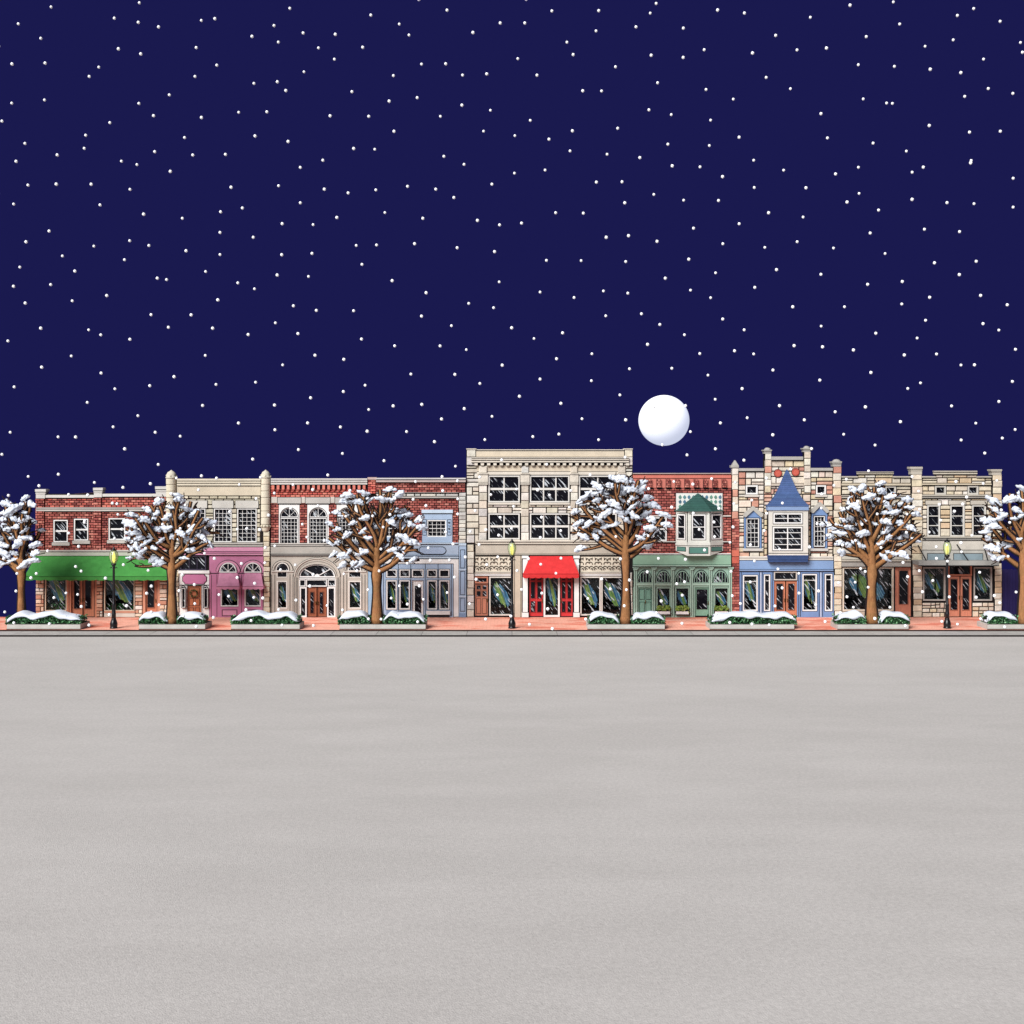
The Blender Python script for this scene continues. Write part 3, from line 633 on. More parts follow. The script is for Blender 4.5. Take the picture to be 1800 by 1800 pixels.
for a, b, nx in ((858.5, 913.5, 2), (931.5, 1001, 3), (1017.5, 1084, 2)):
    for t, q in ((836, 883), (902.5, 948)): B.window(a, b, t, q, nx, 2, frame=c(226, 222, 214), fw=2.2, bw=2.2, sill=(a - .6, b + .6, q + 4), sillcol=CR2)
B.band(836, 1099.5, [(950, 953.2, .3, CR2), (953.2, 957.5, .22, c(208, 198, 180)), (957.5, 974.5, .12, c(192, 182, 164)), (974.5, 976.5, .15, c(200, 190, 172))], 'fascia', M_STUCCO)
def ornament(a, b, t, q, n):
    mb = MB(); mb.bx(a, b, t, q, -.06, .02, c(226, 214, 190)); mb.frame(a, b, t, q, .9, -.075, -.04, INK)
    w = (b - a) / n; zc = Z((t + q) / 2); h = Z(t) - Z(q)
    for i in range(n):
        x = X(a + w * (i + .5)); ww = w * k
        for sx in (-1, 1):
            f = lambda u0, u1, x=x, sx=sx: (u0, u1) if sx > 0 else (math.pi - u1, math.pi - u0)
            for dx, dz, r, a0, a1 in ((.30, .26, .17, -.6, 2.6), (.34, .02, .22, .4, 3.4), (.26, -.24, .24, -.2, 3.0), (.2, -.3, .11, 0, 4.2), (.1, .33, .12, -1.2, 1.5)):
                q0, q1 = f(a0, a1); mb.ring(x + sx * dx * ww, zc + dz * h, r * ww - .03, r * ww + .025, q0, q1, -.095, -.05, c(74, 66, 56), 8)
    B.part('carved_panel', mb, M_STUCCO)
ornament(834.5, 902, 977.5, 1006.5, 4); ornament(1019.5, 1099, 977.5, 1006.5, 5)
B.band(834.5, 902, [(1006.5, 1009.5, .16, CR2), (1009.5, 1013, .12, WHITE)], 'moulding'); B.band(1019.5, 1099, [(1006.5, 1009.5, .16, CR2), (1009.5, 1013, .12, WHITE)], 'moulding')
CAR = c(196, 120, 88)
B.window(834.8, 858, 1013.5, 1025.5, frame=CAR, fw=2.6, name='transom_window')
B.door(834.8, 858, 1025.5, 1083.5, CAR, [(838, 845, 1029, 1036), (848, 855, 1029, 1036), (838, 845, 1039, 1048), (848, 855, 1039, 1048)], [(837.5, 845.5, 1052, 1079), (847.5, 855.5, 1052, 1079)], handle=(856.3, 1055))
B.window(860, 901.5, 1013.5, 1082, frame=c(226, 220, 208), shop=True, drape=10, fw=2.2)
mb = MB(); mb.bx(902.2, 917, 977, 1085, -.14, .02, c(202, 188, 164)); mb.bx(904, 904.8, 977, 1085, -.152, -.13, INK); mb.bx(915, 915.8, 977, 1085, -.152, -.13, INK); B.part('pier', mb, M_STUCCO)
for a, b in ((917.5, 929), (1008, 1019)):
    mb = MB(); mb.bx(a, b, 977, 981.5, -.26, .02, WHITE); mb.bx(a + .6, b - .6, 981.5, 983, -.2, .02, INK); mb.bx(a + 1.4, b - 1.4, 983, 1076, -.2, .02, WHITE); mb.bx(a + .4, b - .4, 1076, 1077, -.22, .02, INK); mb.bx(a, b, 1077, 1085, -.26, .02, WHITE)
    mb.frame(a + 1, b - 1, 984, 1075, .6, -.185, .02, INK); B.part('column', mb, M_TRIM)
RED = c(214, 20, 26)
B.awning(931.5, 1006, 977.5, 919.5, 1017.5, 1008.5, 1016.5, 1.0, c(222, 22, 26), 9)
for a, b in ((930, 955), (984.5, 1007)):
    m = (a + b) / 2; gl = [(x0, x1, t, q) for x0, x1 in ((a + 3, m - 2), (m + 2, b - 3)) for t, q in ((1010, 1020), (1023, 1052), (1057, 1076))]
    B.door(a, b, 1003, 1084.5, RED, gl, m=M_TRIM, name='shutter_door', handle=(b - 1.6, 1056) if a < 940 else (a + 1.6, 1056))
B.window(955.5, 984, 1003, 1084.5, frame=WHITE, shop=True, drape=11, fw=3, name='glass_door')
B.window(1020, 1056, 1013.5, 1082, frame=c(226, 220, 208), shop=True, drape=12, fw=2.2); B.window(1057, 1099, 1013.5, 1082, frame=c(226, 220, 208), shop=True, drape=13, fw=2.2)
B.finish()

# ================================================================== 6  red brick, bay window, green front
GRN = c(150, 190, 168); GRL = c(166, 202, 180); TEAL = c(84, 142, 128)
B = Bld('red brick shop with a white bay window over a green arched shopfront', 1112.5, 1285.5, [(1112.5, 1285.5, 833, 1085)])
B.brick(1112.5, 1285.5, 858, 974, P_RED, .2, .38)
B.band(1112.8, 1285.5, [(831.5, 834, .22, c(190, 172, 164)), (834, 841.5, .12, c(218, 116, 96)), (841.5, 858.5, .07, c(214, 118, 100))], 'parapet', M_STUCCO)
mb = MB()
for i in range(10):
    p = 1121 + i * 16.4; mb = MB()
    masonry(mb, (X(p), X(p + 7.6), Z(857), Z(842)), [], .15, .16, P_RED, False, -.24, .025, .01); mb.bx(p + .4, p + 7.2, 842.3, 857, -.215, .0, INK); mb.bx(p + 1, p + 11, 857, 860, -.08, .0, INK); B.part('corbel', mb, M_MASON)
B.window(1148, 1172, 909, 951, 1, 2, fw=2.2, bw=1.4)
B.band(1142, 1188, [(906, 909, .14, c(214, 206, 196))], 'string_course'); B.band(1271, 1285, [(906, 909, .14, c(214, 206, 196))], 'string_course'); B.band(1142, 1189, [(951.5, 954, .14, c(214, 206, 196))], 'string_course'); B.band(1270, 1285, [(951.5, 954, .14, c(214, 206, 196))], 'string_course')
mb = MB(); mb.bx(1188.5, 1270, 867, 905, -.09, .02, c(228, 228, 220)); mb.frame(1187.5, 1271, 866, 905, 1, -.075, .02, INK)
for i in range(10):
    for j in range(4):
        x, z = X(1195 + i * 7.8), Z(873.5 + j * 8.2); col = jit(R.choice([c(84, 134, 142), c(96, 150, 130), c(70, 116, 140)]), .15)
        mb.prism([(x - .12, z), (x - .05, z - .14), (x + .07, z - .13), (x + .12, z + .01), (x + .02, z + .15)], -.115, -.08, col)
B.part('tiled_panel', mb, M_TRIM)
yb = -.85; PA, PB, PC, PD = (X(1187.5), -.02), (X(1208, yb), yb), (X(1248, yb), yb), (X(1271), -.02)
WB = c(226, 226, 214)
mb = MB(); zt, zm, zl = Z(896, yb), Z(956, yb), Z(977, yb)
for P, Q in ((PA, PB), (PB, PC), (PC, PD)):
    L = (Vector(Q) - Vector(P)).length
    mb.obox(P, Q, 0, L, Z(902), zt, -.12, .0, WB); mb.obox(P, Q, 0, L, zm - .12, zm + .12, -.12, .03, WB); mb.obox(P, Q, 0, L, zm - .16, zm - .12, -.12, .015, INK)
    mb.obox(P, Q, 0, .16, zm + .12, Z(902), -.12, .0, WB); mb.obox(P, Q, L - .16, L, zm + .12, Z(902), -.12, .0, WB)
    mb.obox(P, Q, -.02, .03, zm - .1, zt, -.1, .012, INK)
    mb.obox(P, Q, .16, L - .16, zm + .12, zm + .3, -.12, .0, WB)
# tapering apron under the bay
low = lambda P: (P[0], P[1])
zA = Z(968); zB = zl
pl = [(PA, zA), (PB, zB), (PC, zB), (PD, zA)]
for (P, z0), (Q, z1) in zip(pl, pl[1:]):
    mb.poly([(P[0], P[1], z0), (Q[0], Q[1], z1), (Q[0], Q[1], zm - .16), (P[0], P[1], zm - .16)], WB)
mb.poly([(p[0], p[1], z) for p, z in pl], c(150, 150, 140)); bay = B.part('bay_window', mb, M_TRIM)
mb = MB(); mp_ = MB(); mt = MB(); mg = MB()
for P, Q, narrow in ((PA, PB, 1), (PB, PC, 0), (PC, PD, 1)):
    L = (Vector(Q) - Vector(P)).length; m = .16 if narrow else .32; z0, z1 = zm + .3, Z(903.5)
    mb.obox(P, Q, m - .03, L - m + .03, z0 - .03, z0, -.1, .02, INK)
    for a, b, e, f in ((m, m + .09, z0, z1), (L - m - .09, L - m, z0, z1), (m + .09, L - m - .09, z0, z0 + .09), (m + .09, L - m - .09, z1 - .09, z1)): mb.obox(P, Q, a, b, e, f, -.08, .035, WHITE)
    for a in (m - .04, L - m): mb.obox(P, Q, a, a + .04, z0 - .03, z1 + .03, -.08, .015, INK)
    if not narrow: mb.obox(P, Q, .16, m - .03, z0, z1, -.1, -.002, WB); mb.obox(P, Q, L - m + .03, L - .16, z0, z1, -.1, -.002, WB)
    mp_.obox(P, Q, m + .05, L - m - .05, z0 + .05, z1 - .05, -.08, -.05, WHITE); mg.obox(P, Q, m + .09, L - m - .09, (z0 + z1) / 2 - .03, (z0 + z1) / 2 + .03, -.04, .02, WHITE)
    za = zm - .26; lo = (zA + zB) / 2 if narrow else zB
    mt.obox(P, Q, .12, L - .12, lo + .14, za + .03, -.01, .012, INK); mt.obox(P, Q, .16, L - .16, lo + .18, za - .01, -.01, .03, TEAL)
B.part('window_frames', mb, M_TRIM, bay); B.part('pane', mp_, M_PANE, bay); B.part('glazing_bars', mg, M_TRIM, bay); B.part('teal_panels', mt, M_TRIM, bay)
def courses(name, base, apex, z0, z1, n, col, prof, parent=None, over=.03):
    """Shingle courses stepping up to a point."""
    mb = MB(); ax, ay = apex
    for i in range(n):
        u0, u1 = i / n, (i + 1) / n; f0, f1 = prof(u0), prof(u1); za, zb = z0 + (z1 - z0) * u0, z0 + (z1 - z0) * u1
        cc = jit(col, .12); lo = [(ax + (p[0] - ax) * (f0 + over * (f0 > .03)), ay + (p[1] - ay) * (f0 + over * (f0 > .03)), za) for p in base]; hi = [(ax + (p[0] - ax) * f1, ay + (p[1] - ay) * f1, zb) for p in base]
        for j in range(len(base) - 1): mb.poly([lo[j], lo[j + 1], hi[j + 1], hi[j]], cc)
        mb.poly(lo, tuple(v * .3 for v in col))
    return B.part(name, mb, M_ROOFING, parent)
ov = [(PA[0] - .1, .0), (PB[0] - .12, PB[1] - .15), (PC[0] + .12, PC[1] - .15), (PD[0] + .1, .0)]
courses('bay_roof', ov, (X(1226.5), -.1), Z(899, yb), Z(867), 11, c(46, 92, 84), lambda u: 1 - u, bay)
B.band(1113, 1285, [(973, 975.5, .3, WHITE), (975.5, 993.5, .24, c(142, 186, 156)), (993.5, 996.5, .3, GRL)], 'fascia')
mb = MB(); cols = (1117, 1149, 1182.5, 1215.5, 1249, 1284)
CX = [(cols[i] + cols[i + 1]) / 2 for i in range(5)]
lows = [(1122, 1146.5), (1154, 1179), (1187, 1212), (1221.5, 1246), (1255.5, 1281)]
mb.bx(1113, 1285, 996.5, 1002, -.05, .02, GRN)
for (a, b), cx in zip(lows, CX): 
    mb.bx(cx - 16, cx + 16, 1002, 1032.5, -.05, .02, GRN); mb.bx(cx - 16, cx + 16, 1024.3, 1025.2, -.07, -.04, INK); mb.bx(cx - 15.5, cx + 15.5, 1025.2, 1029, -.12, -.04, GRL)
for a, b in [(1113, 1122)] + [(lows[i][1], lows[i + 1][0]) for i in range(4)] + [(1281, 1285)]: mb.bx(a, b, 1032.5, 1085, -.05, .02, GRN)
B.hole(1222, 1246, 1032, 1084)
for a, b in (lows[1], lows[2], lows[4]): mb.bx(a, b, 1074, 1085, -.05, .02, GRN)
B.part('green_shopfront', mb, M_TRIM)
for p in cols:
    mb = MB(); mb.bx(p - 2.6, p + 2.6, 1000, 1085, -.14, .0, GRL); mb.bx(p - .4, p + .4, 1003, 1083, -.152, -.13, INK); mb.bx(p - 3.2, p - 2.6, 1003, 1084, -.08, 0, INK); mb.bx(p + 2.6, p + 3.2, 1003, 1084, -.08, 0, INK)
    mb.prism([(X(p - 5), Z(996.6)), (X(p - 5), Z(998.5)), (X(p - 2.6), Z(1001)), (X(p + 2.6), Z(1001)), (X(p + 5), Z(998.5)), (X(p + 5), Z(996.6))], -.22, -.0, GRL); mb.bx(p - 4.6, p + 4.6, 998.4, 999.1, -.226, -.2, INK); B.part('pilaster', mb, M_TRIM)
for cx in CX:
    B.fan(cx, 1023.5, 12.8, 20.5, frame=GRN, spokes=0, fw=.9, hub=False, vbars=4)
B.door(1121.8, 1146.8, 1032.5, 1083.5, c(116, 168, 146), panels=[(1124, 1133, 1036, 1054), (1135, 1144.5, 1036, 1054), (1124, 1133, 1058, 1080), (1135, 1144.5, 1058, 1080)], m=M_TRIM, handle=(1134, 1058))
for i, (a, b) in enumerate((lows[1], lows[2], lows[4])):
    B.window(a, b, 1032.5, 1074, frame=GRL, shop=True, drape=14 + i, fw=1.6)
    mb = MB(); mb.bx(a + .5, b - .5, 1074, 1080, -.4, -.06, WHITE); mb.frame(a + .5, b - .5, 1074, 1080.4, .7, -.41, -.06, INK); fb = B.part('flower_box', mb, M_TRIM)
    mb = MB()
    for j in range(9): mb.blob((X(a + 3 + j * (b - a - 6) / 8, -.25), -.25 + R.uniform(-.08, .08), Z(1070 + R.uniform(-2.5, 2), -.25)), .13, .12, .12, jit(c(120, 150, 40), .2), j, 6, 5, .3)
    leaves(mb, X(a + 1, -.25), X(b - 1, -.25), -.42, -.1, Z(1075), Z(1064), 170, [c(168, 190, 60), c(120, 150, 40), c(200, 210, 90), c(84, 120, 40)], .13); B.part('foliage', mb, M_LEAF, fb)
B.door(1221.8, 1246.2, 1032.5, 1083.5, c(130, 180, 152), [(1225.5, 1242.5, 1037, 1070)], m=M_TRIM, handle=(1244.6, 1060), rim=INK)
B.finish()

# ================================================================== 7  stone with blue spire oriel
BL7 = c(112, 146, 196); BL7L = c(134, 164, 208); BL7D = c(56, 84, 138)
B = Bld('rubble stone shop with a blue spire roof over its oriel and blue shopfront', 1286, 1479, [(1298, 1343, 829, 1085), (1343, 1425, 806, 1085), (1425, 1464, 827, 1085), (1286, 1298, 826, 1085), (1464, 1479, 826, 1085)])
B.stone(1298, 1343, 829, 985, P_MIX, .44, .7); B.stone(1343, 1425, 809, 985, P_MIX, .44, .7); B.stone(1425, 1464, 828, 985, P_MIX, .44, .7)
for a, b, t, q, pal, yf, rh, yb_ in ((1286.5, 1297.5, 822, 912, P_MIX, -.18, .55, .42), (1343.5, 1355.5, 797, 866, P_MIX, -.18, .5, .42), (1412.5, 1424.5, 794, 866, P_MIX, -.18, .5, .42), (1464, 1478.5, 819, 884, P_MIX, -.18, .6, .42), (1465, 1479, 884, 1000, P_TAN, -.14, .55, .05), (1466, 1479.5, 1000, 1084.5, P_TAN, -.14, .42, .05)):
    mb = MB(); quoins(mb, a, b, t, q, pal, yf, rh, yb_); B.part('stone_pier', mb, M_MASON)
mb = MB(); masonry(mb, (X(1286.5), X(1299.5), Z(967), Z(912)), [], .19, .3, P_RED, False, -.1, .03, .012); masonry(mb, (X(1286.5), X(1299.5), Z(1084.5), Z(991)), [], .19, .3, P_RED, False, -.12, .03, .012)
mb.bx(1286.8, 1299.2, 967, 978, -.14, .02, c(214, 106, 80)); mb.bx(1286.8, 1299.2, 979, 990.4, -.14, .02, c(204, 92, 70)); mb.bx(1287.4, 1298.8, 912, 1084, -.07, .021, INK); B.part('brick_pier', mb, M_MASON)
G7 = c(176, 172, 164)
for a, b, t in ((1343.5, 1355.5, 787.5), (1412.5, 1424.5, 784.5)): mb = MB(); cap(mb, a, b, t + 3, t + 10, col=G7); mb.blob((X((a + b) / 2), .1, Z(t + 3)), .24, .24, .16, G7, 1, 10, 6, .05); B.part('pier_cap', mb, M_STUCCO)
mb = MB(); mb.bx(1285.3, 1298.7, 818, 822, -.25, .45, G7)
mb.hexa([(X(1286.5), -.2, Z(818)), (X(1297.5), -.2, Z(818)), (X(1292.8), .08, Z(809)), (X(1291.2), .08, Z(809)), (X(1286.5), .42, Z(818)), (X(1297.5), .42, Z(818)), (X(1292.8), .14, Z(809)), (X(1291.2), .14, Z(809))], G7); B.part('pier_cap', mb, M_STUCCO)
mb = MB(); cap(mb, 1464, 1478.5, 811, 820, col=G7); mb.blob((X(1471), .1, Z(811)), .3, .3, .16, G7, 2, 10, 6, .05); B.part('pier_cap', mb, M_STUCCO)
B.band(1298, 1343, [(823, 829, .2, G7)], 'coping', M_STUCCO); B.band(1425, 1464, [(822.5, 828.5, .2, G7)], 'coping', M_STUCCO); B.band(1356, 1412, [(802.5, 809.5, .22, G7)], 'coping', M_STUCCO); B.band(1356, 1412, [(850, 855, .16, c(206, 190, 170))], 'ledge', M_STUCCO)
for cx, cz in ((1367, 832), (1398, 830)):
    mb = MB(); n = 20; mb.prism([(X(cx) + .27 * math.cos(6.283 * i / n), Z(cz) + .27 * math.sin(6.283 * i / n)) for i in range(n)], -.13, -.0, c(214, 92, 70)); mb.ring(X(cx), Z(cz), .27, .31, 0, 6.283, -.11, 0, INK); mb.ring(X(cx), Z(cz), .2, .235, 0, 6.283, -.145, -.12, c(188, 70, 54)); B.part('roundel', mb, M_STUCCO)
B.window(1311, 1332, 853, 869, fw=2.6, sill=(1309, 1334, 873.5), sillcol=c(214, 206, 194)); B.window(1434.5, 1452, 853, 869, fw=2.4, sill=(1432.5, 1454, 873.5), sillcol=c(214, 206, 194))
for a, b, ap, sh, pt, pq in ((1308, 1338.5, 889, 906, 911, 962), (1426.5, 1454, 882, 899, 907, 961)):
    m = (a + b) / 2; mb = MB(); col = c(186, 182, 172)
    mb.prism([(X(a - 2), Z(sh + 1)), (X(a + 2), Z(sh + 3)), (X(m), Z(ap + 8)), (X(b - 2), Z(sh + 3)), (X(b + 2), Z(sh + 1)), (X(b + 1), Z(sh - 4)), (X(m), Z(ap)), (X(a - 1), Z(sh - 4))], -.22, .0, col)
    mb.prism([(X(a), Z(sh + 3)), (X(m), Z(ap + 8)), (X(b), Z(sh + 3)), (X(b), Z(pt)), (X(a), Z(pt))], -.09, -.0, BL7)
    mb.bx(a, a + 4, pt, 964, -.09, .02, BL7); mb.bx(b - 4, b, pt, 964, -.09, .02, BL7); mb.frame(a + 3, b - 3, pt - 1.2, pq + 1, 1, -.1, .02, INK); mb.bx(a - 2, b + 2, 964, 968.5, -.2, .02, c(206, 202, 194)); mb.bx(a - 1, b + 1, 968.5, 969.6, -.1, .02, INK)
    mb.frame(a - .8, b + .8, sh, 964, .9, -.075, .02, INK)
    B.part('gothic_surround', mb, M_STUCCO); B.window(a + 4, b - 4, pt, pq, 3, 6, fw=1.5, bw=.6, ink=False)
yo = -.6; OF = c(222, 216, 204)
mb = MB(); mb.bx(1351, 1420.5, 897, 976, yo, -.055, OF); mb.frame(1350.4, 1421, 896.5, 976, 1.0, yo + .03, -.055, INK); mb.bx(1351, 1420.5, 972, 973, yo - .015, yo + .03, INK)
ori = B.part('oriel_window', mb, M_TRIM)
mb = MB(); mp_ = MB()
for a, b, t, q, nx, ny in ((1359.5, 1410.5, 902, 920.5, 2, 2), (1358.5, 1410.5, 926, 967.5, 2, 4)):
    mb.frame(a - 1, b + 1, t - 1, q + 1, 1.2, yo - .02, yo + .01, INK); mb.frame(a, b, t, q, 2.4, yo - .06, yo + .01, WHITE); mp_.bx(a + 2, b - 2, t + 2, q - 2, yo - .02, yo + .008, WHITE)
    mb.frame(a + 2.4, b - 2.4, t + 2.4, q - 2.4, .7, yo - .045, yo - .021, INK)
    for i in range(1, nx): p = a + (b - a) * i / nx; mb.bx(p - 1, p + 1, t + 2, q - 2, yo - .05, yo - .02, WHITE)
    for i in range(1, ny): p = t + (q - t) * i / ny; mb.bx(a + 2, b - 2, p - .6, p + .6, yo - .045, yo - .021, WHITE)
B.part('window_frames', mb, M_TRIM, ori); B.part('pane', mp_, M_PANE, ori)
base = [(X(1350, yo) - .06, -.03), (X(1350, yo) - .06, yo - .12), (X(1421, yo) + .06, yo - .12), (X(1421, yo) + .06, -.03)]
mb = MB(); mb.bx(1349.5, 1421.5, 890, 897, yo - .1, -.03, BL7L); B.part('eaves', mb, M_TRIM, ori)
courses('spire_roof', base, (X(1382.5), -.12), Z(890, yo), Z(824.5), 18, c(66, 94, 146), lambda u: (1 - u) * (1 - .55 * u * (1 - u) * 1.6) if u < 1 else 0, ori, .02)
mb = MB()
for i in range(5): mb.bx(1350.6 + i * .25, 1421 - i * .25, 976 + i * 2.5, 976 + i * 2.5 + 1.9, yo + .015 * i, -.055, BL7D); mb.bx(1351.5, 1420, 977.9 + i * 2.5, 978.5 + i * 2.5, yo + .1, -.055, INK)
B.part('oriel_skirt', mb, M_ROOFING, ori)
B.band(1300, 1465, [(978, 981.5, .16, c(232, 226, 214)), (981.5, 985.5, .12, c(226, 220, 206)), (985.5, 1001.5, .1, c(128, 162, 208)), (1001.5, 1004.5, .18, BL7L)], 'fascia')
for lo, hi in ((1300, 1361), (1401, 1466)):
    mb = MB()
    for a, b in ((1300, 1306), (1332, 1343), (1354, 1360.5), (1401.2, 1410.5), (1436, 1450), (1463, 1465.5)):
        if lo <= a < hi: mb.bx(a, b, 1004.5, 1085, -.05, .03, BL7)
    for a, b, t in ((1306, 1332, 1011), (1343, 1354, 1010), (1410.5, 1436, 1009), (1450, 1463, 1009)):
        if lo <= a < hi: mb.bx(a, b, 1004.5, t, -.05, .03, BL7); mb.bx(a, b, 1074, 1085, -.05, .03, BL7)
    for p in (1303, 1335, 1337.5, 1340, 1357.5, 1404, 1407, 1440, 1443, 1446):
        if lo <= p < hi: mb.bx(p - .45, p + .45, 1006, 1084, -.068, -.04, INK if p not in (1337.5, 1443) else WHITE)
    B.part('blue_shopfront', mb, M_TRIM)
B.window(1306, 1332, 1011, 1074, frame=WHITE, shop=True, drape=18, fw=2, ysplit=[1022]); B.window(1343, 1354, 1010, 1074, frame=WHITE, fw=1.8, ysplit=[1021]); B.window(1410.5, 1436, 1009, 1074, frame=WHITE, shop=True, drape=19, fw=2, ysplit=[1020]); B.window(1450, 1463, 1009, 1074, frame=WHITE, fw=2, ysplit=[1019])
B.window(1360.5, 1401.2, 1005, 1020, frame=c(206, 198, 186), fw=1.8, name='transom_window')
OR7 = c(208, 124, 84)
B.door(1360.5, 1380.7, 1020.5, 1085, OR7, [(1365, 1376.5, 1026, 1072)], handle=(1378.6, 1055)); B.door(1381, 1401.2, 1020.5, 1085, OR7, [(1385.5, 1396.5, 1026, 1072)], handle=(1383.2, 1055))
B.finish()

# ================================================================== 8  tan stone
B = Bld('tan stone shop with a salmon door, between the blue spire and the metal canopy', 1479.5, 1601, [(1479.5, 1508, 838, 1085), (1508, 1570, 831, 1085), (1570, 1601, 838, 1085)])
B.stone(1479.5, 1601, 840, 850, P_TAN, .4, .8); B.stone(1508, 1570, 834, 840, P_TAN, .3, .7); B.stone(1479.5, 1601, 854, 871, P_TAN, .4, .8); B.stone(1479.5, 1601, 876, 943, P_TAN, .45, .75)
GT = c(188, 180, 164)
B.band(1479.5, 1508, [(837, 840.5, .18, GT)], 'coping', M_STUCCO); B.band(1570, 1601, [(837, 840.5, .18, GT)], 'coping', M_STUCCO); B.band(1507, 1571, [(829, 831.5, .26, GT), (831.5, 834.5, .18, c(206, 196, 174))], 'coping', M_STUCCO)
B.band(1479.5, 1601, [(850, 854.5, .18, c(206, 192, 164))], 'string_course', M_STUCCO); B.band(1479.5, 1601, [(870.5, 873, .26, GT), (873, 876.5, .2, GT)], 'cornice', M_STUCCO)
for a in (1499, 1556): B.window(a, a + 19, 854.5, 869.5, frame=c(206, 200, 188), fw=2.6)
for a in (1489, 1529, 1568): B.window(a, a + 22, 888, 943, 1, 3, frame=c(220, 216, 206), fw=2, bw=1.4); mb = MB(); mb.bx(a - 3, a + 25, 880, 887, -.13, .03, c(198, 190, 174)); B.part('lintel', mb, M_STUCCO)
B.band(1479.5, 1601, [(943, 947, .24, GT), (947, 950, .18, c(150, 146, 138)), (950, 984, .1, c(204, 196, 180)), (984, 988, .3, GT), (988, 997, .22, c(170, 166, 158))], 'fascia', M_STUCCO)
B.window(1481, 1571, 997, 1074, 2, 1, frame=c(228, 214, 190), shop=True, drape=20, fw=2.6, bw=2)
mb = MB(); mb.bx(1480, 1572, 1075, 1085, -.1, .02, c(210, 196, 172)); B.part('stall_riser', mb, M_STUCCO)
SAL = c(218, 134, 100)
B.door(1573, 1602.5, 997, 1085, SAL, [(1580.5, 1596, 1003, 1062)], handle=(1599.5, 1050))
B.finish()

# ================================================================== 9  tan stone, metal canopy
B = Bld('tan stone shop with a grey metal canopy on tie rods, rightmost in the row', 1601, 1760.5, [(1621, 1645, 838, 1085), (1645, 1717, 831, 1085), (1717, 1743, 838, 1085), (1601, 1621, 834, 1085), (1743, 1760.5, 836, 1085)])
B.stone(1621, 1743, 840, 850, P_TAN, .4, .8); B.stone(1645, 1717, 834, 840, P_TAN, .3, .7); B.stone(1621, 1743, 854, 870, P_TAN, .4, .8); B.stone(1621, 1743, 876, 943, P_TAN, .45, .75)
B.band(1621, 1645, [(837, 840.5, .18, GT)], 'coping', M_STUCCO); B.band(1717, 1743, [(837, 840.5, .18, GT)], 'coping', M_STUCCO); B.band(1642, 1718, [(827.5, 830.5, .28, GT), (830.5, 834.5, .2, c(206, 196, 174))], 'coping', M_STUCCO)
B.band(1621, 1743, [(850, 853.5, .18, c(206, 192, 164))], 'string_course', M_STUCCO); B.band(1621, 1743, [(869.5, 873, .26, GT), (873, 876.5, .2, c(160, 154, 144))], 'cornice', M_STUCCO)
for a, b, t, q, yf, rh, yb_ in ((1601.5, 1620.5, 832, 985, -.18, .5, .42), (1743.5, 1760, 833, 985, -.18, .5, .42), (1604, 1620.5, 990, 1084.5, -.16, .42, .05), (1747, 1760, 990, 1084.5, -.16, .42, .05)): mb = MB(); quoins(mb, a, b, t, q, P_TAN, yf, rh, yb_); B.part('stone_pier', mb, M_MASON)
for a, b, t, q in ((1601.5, 1620.5, 820.5, 834), (1743.5, 1760, 825, 835)): mb = MB(); cap(mb, a, b, t, q, col=GT); B.part('pier_cap', mb, M_STUCCO)
for a, b in ((1643.5, 1663), (1701, 1720)): B.window(a, b, 853.8, 869.3, frame=c(206, 200, 188), fw=2.8)
for a, b in ((1630, 1652.5), (1670.5, 1695.5), (1709, 1733)): B.window(a, b, 888, 943, 1, 3, frame=c(220, 216, 206), fw=2.2, bw=1.4); mb = MB(); mb.bx(a - 3, b + 2, 880, 887, -.13, .03, c(198, 190, 174)); mb.frame(a - 3.6, b + 2.6, 879.3, 887.6, .8, -.115, .03, INK); B.part('lintel', mb, M_STUCCO)
B.band(1621, 1743, [(943, 946.5, .24, GT), (946.5, 950.5, .18, c(140, 136, 130)), (950.5, 967.5, .1, c(206, 198, 184)), (967.5, 985, .08, c(188, 184, 174))], 'fascia', M_STUCCO)
for a, b in ((1630, 1661), (1676, 1728)): mb = MB(); mb.bx(a, b, 972.5, 984.5, -.13, .0, INK); mb.bx(a + .8, b - .8, 973.5, 984, -.15, .0, c(136, 156, 164)); B.part('sign_panel', mb, M_TRIM)
yc = -1.5
mb = MB(); mb.box(X(1603), X(1741), yc, -.09, Z(993.5, yc), Z(986.5, yc), c(150, 150, 146)); mb.box(X(1603) - .03, X(1741) + .03, yc - .04, yc - .001, Z(995, yc), Z(985.5, yc), c(166, 166, 160)); mb.box(X(1603) - .02, X(1741) + .02, yc - .05, yc - .041, Z(995, yc), Z(993.6, yc), INK)
cn = B.part('canopy', mb, M_TRIM)
for a, b in ((1612, 1630), (1681, 1704), (1728, 1738)):
    mb = MB(); mb.tube([(X(a), -.12, Z(957)), (X(b, yc), yc + .15, Z(986.5, yc))], .045, INK, 6); B.part('tie_rod', mb, M_METAL, cn)
B.window(1622.5, 1662, 997, 1056, frame=c(176, 172, 164), shop=True, drape=21, fw=2.4); B.window(1711.5, 1744, 997, 1056, frame=c(176, 172, 164), shop=True, drape=22, fw=2.4)
B.stone(1621, 1665, 1059, 1085, P_TAN, .36, .5); B.stone(1709, 1747, 1059, 1085, P_TAN, .36, .5)
B.window(1666.5, 1708.5, 990, 1012, frame=SAL, shop=False, fw=2.4, name='transom_window')
B.door(1666.8, 1687.3, 1012, 1085, SAL, [(1671, 1683, 1018, 1072)], handle=(1685.2, 1050)); B.door(1687.8, 1708.3, 1012, 1085, SAL, [(1692, 1703.5, 1018, 1072)], handle=(1689.8, 1050))
B.finish()

